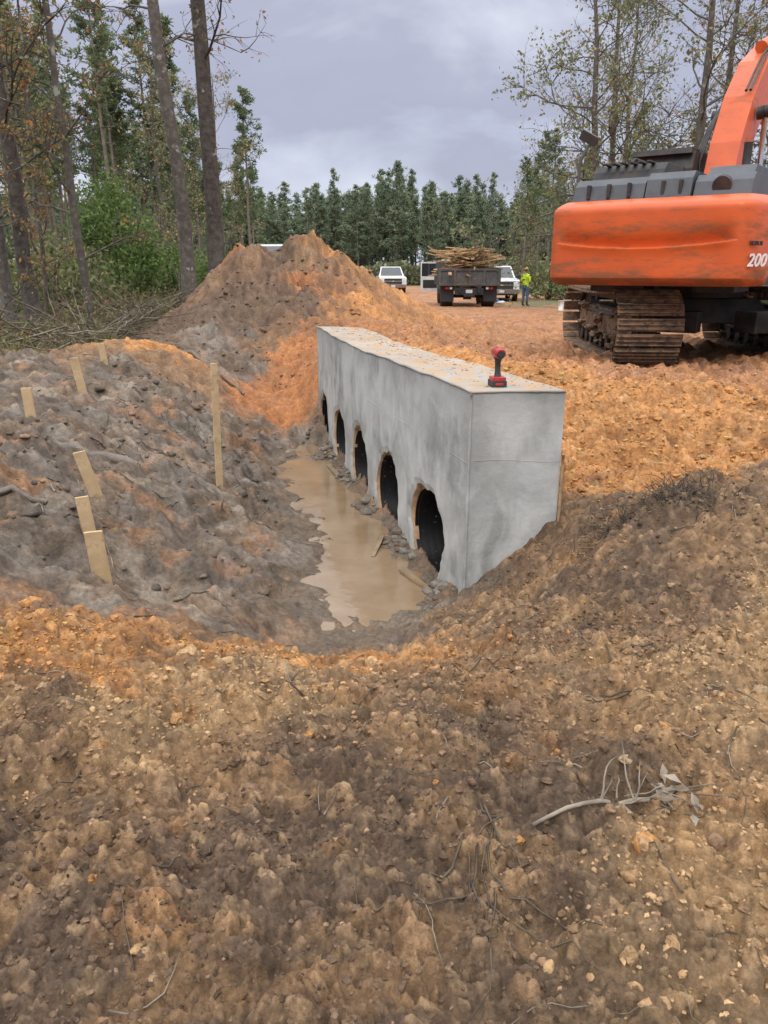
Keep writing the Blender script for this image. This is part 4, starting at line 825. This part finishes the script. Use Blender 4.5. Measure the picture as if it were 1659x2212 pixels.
rail([(-1.2,-1.9,1.95),(-1.24,-1.9,2.5),(-1.2,-1.75,2.74),(-1.15,-1.6,2.8)],.022);ex.box((-1.2,-1.72,2.84),(.24,.06,.12),5,Rm(.3,.5,.3))
rail([(-1.2,-1.6,1.95),(-1.22,-1.6,2.25)],.03,0)
rail([(-.85,-1.1,2.2),(-.85,-1.1,2.55),(-.80,-1.0,2.63),(-.80,-.6,2.63),(-.80,-.5,2.55),(-.80,-.5,2.2)],.02)
rail([(-.55,-1.1,2.2),(-.55,-1.1,2.52),(-.55,-.6,2.60),(-.55,-.5,2.2)],.02)
rail([(1.2,-.6,1.95),(1.2,-.6,2.6),(1.2,-.2,2.75),(1.2,.6,2.75),(1.2,.7,2.0)],.022);rail([(1.2,-.6,2.35),(1.2,.65,2.35)],.018)
rail([(.95,-1.2,1.95),(.95,-1.2,2.55),(.95,-.5,2.65),(.95,-.3,2.0)],.022)
cl=np.array([(.30,1.55),(.42,2.1),(.72,2.8),(1.15,3.4),(1.75,3.92),(2.6,4.35),(3.8,4.7),(5.6,5.1)]);hw=np.array([.20,.27,.30,.33,.34,.30,.25,.17])
T=np.gradient(cl,axis=0);T/=np.linalg.norm(T,axis=1)[:,None];Nn=np.stack([-T[:,1],T[:,0]],-1)
kk=len(cl);Vb=[]
for bx in(-.21,.21):
    Vb+=[(bx,)+tuple(q) for q in cl+Nn*hw[:,None]]+[(bx,)+tuple(q) for q in cl-Nn*hw[:,None]]
Fb=[]
for i in range(kk-1):
    Fb+=[[i,i+1,kk+i+1,kk+i],[2*kk+i+1,2*kk+i,3*kk+i,3*kk+i+1],[i+1,i,2*kk+i,2*kk+i+1],[kk+i,kk+i+1,3*kk+i+1,3*kk+i]]
Fb+=[[0,kk,3*kk,2*kk],[kk-1,2*kk-1,4*kk-1,3*kk-1]]
ex.add(Vb,Fb,0)
for bx in(-.24,.24):
    ex.cyl((bx,cl[3][0],cl[3][1]),(bx*1.35,cl[3][0],cl[3][1]),.09,14,5)
for bx in(-.34,.34):
    ex.cyl((bx,1.45,1.5),(bx,1.32,2.6),.075,14,0);ex.cyl((bx,1.32,2.6),(bx,1.2,3.42),.042,12,6);ex.cyl((bx-.07,1.2,3.42),(bx+.07,1.2,3.42),.09,12,5);ex.cyl((bx,1.33,2.55),(bx,1.31,2.65),.09,14,5)
for j,bx in enumerate((.10,.16)):
    P=[(bx,)+tuple(cl[i]+Nn[i]*(hw[i]+.04+.03*(i%2))) for i in range(3,kk)];ex.tube(P,.018,6,5)
for j in range(4):
    ex.tube([(-.24-.03*j,.5,2.0),(-.32-.03*j,.42,2.7),(-.27-.02*j,.72,3.2),(-.235,1.15,3.65),(-.23,1.7,4.05-.05*j)],.017,6,5)
ex.cyl((-.215,.55,2.5),(-.235,.55,2.5),.12,16,5)
ex.cyl((0,1.9,4.45),(0,3.7,5.08),.085,12,0);ex.cyl((0,3.7,5.08),(0,5.3,5.5),.045,10,6)
ex.prism([(5.25,5.65),(5.7,5.55),(5.95,5.0),(7.9,3.0),(7.7,2.85),(5.45,4.8)],-.16,.16,0)
ex.prism([(7.6,3.1),(8.1,3.0),(8.3,2.3),(7.9,1.7),(7.3,1.6),(7.15,1.9),(7.6,2.2)],-.5,.5,2)
ex.build('excavator',[M_or,M_gr,M_trk,M_glass,M_num,M_bk,M_chrome],(4.7,11.55,gz(3.4,10.5)-.02),0,.008)
exo=bpy.data.objects['excavator']
def text(body,size,loc,th,mat,name,parent,ext=.004,shear=0,rx=PI/2):
    c=bpy.data.curves.new(name,'FONT');c.body=body;c.size=size;c.extrude=ext;c.shear=shear;c.offset=.003
    o=bpy.data.objects.new(name,c);sc.collection.objects.link(o);c.materials.append(mat);o.parent=parent
    o.location=loc;o.rotation_euler=(rx,0,th);return o
def hl(x,y,z):
    c,s=math.cos(math.radians(36)),math.sin(math.radians(36));return (x*c+y*s,-x*s+y*c,z)
text('200',.19,hl(1.165,-2.80,1.22),-math.radians(36)+1.05,M_num,'model_number',exo,shear=.2)
text('TORUS',.06,hl(1.165,-2.80,1.44),-math.radians(36)+1.05,M_bk,'maker_name',exo)
# ------------------------------------------------------------------ worker
def worker():
    bm=bmesh.new();sk=bm.verts.layers.skin.verify();VS={}
    def v(n,co,r,r2=None): q=bm.verts.new(co);q[sk].radius=(r,r2 or r);VS[n]=q;return q
    def e(a,b): bm.edges.new((VS[a],VS[b]))
    v('pel',(0,0,.97),.155,.115);v('sp',(0,0,1.15),.145,.11);v('ch',(0,.0,1.34),.175,.12);v('nk',(0,0,1.49),.062);v('hd',(0,.01,1.58),.06)
    e('pel','sp');e('sp','ch');e('ch','nk');e('nk','hd')
    for sx,s in((-1,'l'),(1,'r')):
        v('hip'+s,(sx*.10,0,.88),.10);v('kn'+s,(sx*.125,.03,.50),.072);v('an'+s,(sx*.135,-.01,.12),.062);v('he'+s,(sx*.135,.02,.05),.05);v('to'+s,(sx*.155,.17,.045),.045)
        e('pel','hip'+s);e('hip'+s,'kn'+s);e('kn'+s,'an'+s);e('an'+s,'he'+s);e('he'+s,'to'+s)
        if s=='l': el,wr,pa=(-.28,-.03,1.13),(-.235,.17,1.02),(-.21,.235,1.0)
        else: el,wr,pa=(.29,-.03,1.12),(.17,.19,1.10),(.11,.23,1.13)
        v('sh'+s,(sx*.205,0,1.415),.072);v('el'+s,el,.05);v('wr'+s,wr,.032);v('pa'+s,pa,.034,.022)
        e('ch','sh'+s);e('sh'+s,'el'+s);e('el'+s,'wr'+s);e('wr'+s,'pa'+s)
        P=Vector(pa);d=(P-Vector(wr)).normalized();side=d.cross(Vector((0,0,1))).normalized();dn=side.cross(d)
        for k in range(4):
            b=P+side*(k-1.5)*.018+d*.03;L=[.07,.08,.075,.058][k]
            v('f%d%sa'%(k,s),b,.009);v('f%d%sb'%(k,s),b+d*L*.5,.0085);v('f%d%sc'%(k,s),b+d*L*.8-dn*L*.4,.0075);e('pa'+s,'f%d%sa'%(k,s));e('f%d%sa'%(k,s),'f%d%sb'%(k,s));e('f%d%sb'%(k,s),'f%d%sc'%(k,s))
        b=P-side*.035;v('t%sa'%s,b,.01);v('t%sb'%s,b+d*.04-side*.015,.008);e('pa'+s,'t%sa'%s);e('t%sa'%s,'t%sb'%s)
    me=bpy.data.meshes.new('wk')
    bm.to_mesh(me);bm.free();o=bpy.data.objects.new('wk',me);sc.collection.objects.link(o)
    me.skin_vertices[0].data[0].use_root=True
    m=o.modifiers.new('s','SKIN');m.use_smooth_shade=True;m=o.modifiers.new('u','SUBSURF');m.levels=1;m.render_levels=1
    dg=bpy.context.evaluated_depsgraph_get();ev=o.evaluated_get(dg).to_mesh()
    V=np.array([q.co[:] for q in ev.vertices]);F=[list(p.vertices) for p in ev.polygons]
    bpy.data.objects.remove(o)
    mb=MB();g={}
    for f in F:
        c=V[f].mean(0)
        arm=abs(c[0])>.20 or (c[1]>.11 and c[2]>.6)
        if c[2]>1.50: k=3
        elif c[2]>.96 and not arm: k=0
        elif arm and c[2]>1.16 and c[1]<.1: k=0
        elif arm and c[2]>.9: k=3
        elif c[2]>.27: k=1
        else: k=2
        g.setdefault(k,[]).append(f)
    mb.add(V,g[0],0,smooth=True)
    for k in(1,2,3):
        for n in(3,4,5,6):
            ff=[f for f in g.get(k,[]) if len(f)==n]
            if ff: mb.F.append((np.array(ff),k,True))
    HV,HF=ico(3);H=HV*np.array([.078,.098,.118])+np.array([0,.012,1.665])
    H[:,0]*=np.where(H[:,2]<1.62,.86,1);mb.add(H,HF,3,smooth=True)
    mb.add(HV*[.013,.02,.02]+[0,.112,1.655],HF,3,smooth=True)
    for sx in(-1,1): mb.add(HV*[.012,.02,.03]+[sx*.08,.0,1.66],HF,3,smooth=True);mb.add(HV*[.012,.007,.008]+[sx*.03,.102,1.68],HF,5)
    mb.box((0,.106,1.615),(.05,.01,.01),5)
    C=HV.copy();C=C*np.array([.088,.108,.10])+np.array([0,.008,1.705]);C[:,2]=np.maximum(C[:,2],1.70);mb.add(C,HF,4,smooth=True)
    mb.box((0,.135,1.708),(.13,.10,.012),4);Hh=HV*np.array([.082,.085,.07])+np.array([0,-.015,1.665]);mb.add(Hh,HF,6,smooth=True)
    mb.tube([(.155*math.cos(a),.118*math.sin(a),.965) for a in np.linspace(0,2*PI,20)],.014,6,5)
    return mb.build('construction_worker',[pmat('hi_vis_shirt',(.62,.84,.03),(.54,.76,.03),9,.7,.004),pmat('blue_jeans',(.07,.13,.22),(.10,.16,.25),9,.85,.003),pmat('rubber_boots',(.07,.055,.045),(.12,.09,.06),9,.6),pmat('skin',(.45,.27,.19),(.4,.24,.17),9,.6),pmat('cap_fabric',(.60,.32,.08),(.52,.28,.07),9,.8),M_blk,pmat('hair',(.05,.03,.02),None,30,.8)],(6.86,37.5,gz(6.86,37.5)+.02),-.9)
worker()
# ------------------------------------------------------------------ buckets etc.
M_bucket=pmat('white_plastic',(.70,.70,.68),(.5,.45,.4),6,.5)
for(x,y)in((6.95,30),(7.25,30.4)):
    mb=MB();mb.tube([(0,0,0),(0,0,.34),(0,0,.36),(0,0,.39)],[.125,.145,.158,.158],20,0);mb.tube([(.155*math.cos(a),.155*math.sin(a)*.3-.14,.34-.16*math.sin(a)) for a in np.linspace(0,PI,12)],.004,5,1);mb.build('plastic_bucket',[M_bucket,M_steel],(x,y,gz(x,y)))
mb=MB()
for i in range(7): mb.add(IV*rng.uniform(.8,1.2,(len(IV),1))*[.22,.16,.12]+[rng.uniform(-.9,.6),rng.uniform(-.4,.4),.08+.1*(i%2)],IF,i%2,smooth=True)
mb.build('supply_bags',[M_white,pmat('blue_tarp',(.06,.16,.4),(.1,.25,.5),8,.5)],(5.95,40.5,gz(5.9,40.5)))
mb=MB()
for i in range(3): mb.box((rng.uniform(-.3,.3),i*.3,.04+.05*i),(2.4,.12,.04),0,Rm(0,0,.1*i))
mb.build('lumber_pile',[M_wood],(8.3,33,gz(8.3,33)))
mb=MB()
for xx in np.linspace(0,6,5): mb.cyl((xx,xx*.15,-.2),(xx,xx*.15,.75),.02,6,0)
mb.build('survey_stakes',[M_wood],(7.6,36.5,gz(9,37)))
# ------------------------------------------------------------------ world, sun, camera
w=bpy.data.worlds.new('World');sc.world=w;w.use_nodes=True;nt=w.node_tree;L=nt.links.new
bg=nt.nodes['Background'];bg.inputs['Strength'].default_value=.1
sky=nn(nt,'ShaderNodeTexSky',sky_type='NISHITA');sky.sun_disc=False;sky.sun_elevation=math.radians(52);sky.sun_rotation=math.radians(200);sky.air_density=1.5;sky.dust_density=3
tc=nn(nt,'ShaderNodeTexCoord');sx=nn(nt,'ShaderNodeSeparateXYZ');L(tc.outputs['Generated'],sx.inputs[0])
mp=nn(nt,'ShaderNodeMapping');mp.inputs['Scale'].default_value=(1,1,2.6);mp.inputs['Location'].default_value=(.35,.2,.1);L(tc.outputs['Generated'],mp.inputs['Vector'])
n=nn(nt,'ShaderNodeTexNoise');n.inputs['Scale'].default_value=3.0;n.inputs['Detail'].default_value=6;n.inputs['Roughness'].default_value=.5;n.inputs['Distortion'].default_value=.5;L(mp.outputs[0],n.inputs['Vector'])
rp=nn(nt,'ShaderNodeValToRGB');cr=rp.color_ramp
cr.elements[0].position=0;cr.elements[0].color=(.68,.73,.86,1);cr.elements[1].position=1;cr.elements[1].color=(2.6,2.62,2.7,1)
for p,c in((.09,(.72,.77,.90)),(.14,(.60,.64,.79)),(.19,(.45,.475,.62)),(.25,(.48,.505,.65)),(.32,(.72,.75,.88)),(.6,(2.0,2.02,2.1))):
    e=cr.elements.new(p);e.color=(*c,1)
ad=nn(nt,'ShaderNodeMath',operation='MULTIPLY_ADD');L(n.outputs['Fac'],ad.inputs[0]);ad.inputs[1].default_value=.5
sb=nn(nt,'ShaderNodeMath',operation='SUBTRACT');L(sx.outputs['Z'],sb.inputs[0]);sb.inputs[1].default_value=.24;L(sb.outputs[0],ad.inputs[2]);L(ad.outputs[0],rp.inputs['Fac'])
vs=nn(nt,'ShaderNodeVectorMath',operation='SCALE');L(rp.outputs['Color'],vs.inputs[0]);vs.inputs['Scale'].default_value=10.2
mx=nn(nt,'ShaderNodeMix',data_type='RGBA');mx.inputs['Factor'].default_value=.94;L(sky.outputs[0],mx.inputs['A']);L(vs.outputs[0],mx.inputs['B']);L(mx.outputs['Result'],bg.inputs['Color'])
sl=bpy.data.lights.new('sun','SUN');sl.energy=1.2;sl.angle=math.radians(22);sl.color=(1,.97,.92);so=bpy.data.objects.new('sun',sl);sc.collection.objects.link(so)
az=math.radians(200);el=math.radians(52);d=Vector((math.sin(az)*math.cos(el),math.cos(az)*math.cos(el),math.sin(el)))
so.rotation_euler=d.to_track_quat('Z','Y').to_euler()
cam=bpy.data.cameras.new('camera');cam.sensor_fit='VERTICAL';cam.sensor_height=36;cam.lens=26.04;cam.clip_start=.05;cam.clip_end=2000
co=bpy.data.objects.new('camera',cam);sc.collection.objects.link(co);co.rotation_euler=(math.radians(90-18.1),0,0);sc.camera=co
sc.view_settings.view_transform='Standard';sc.view_settings.look='None';sc.view_settings.exposure=0
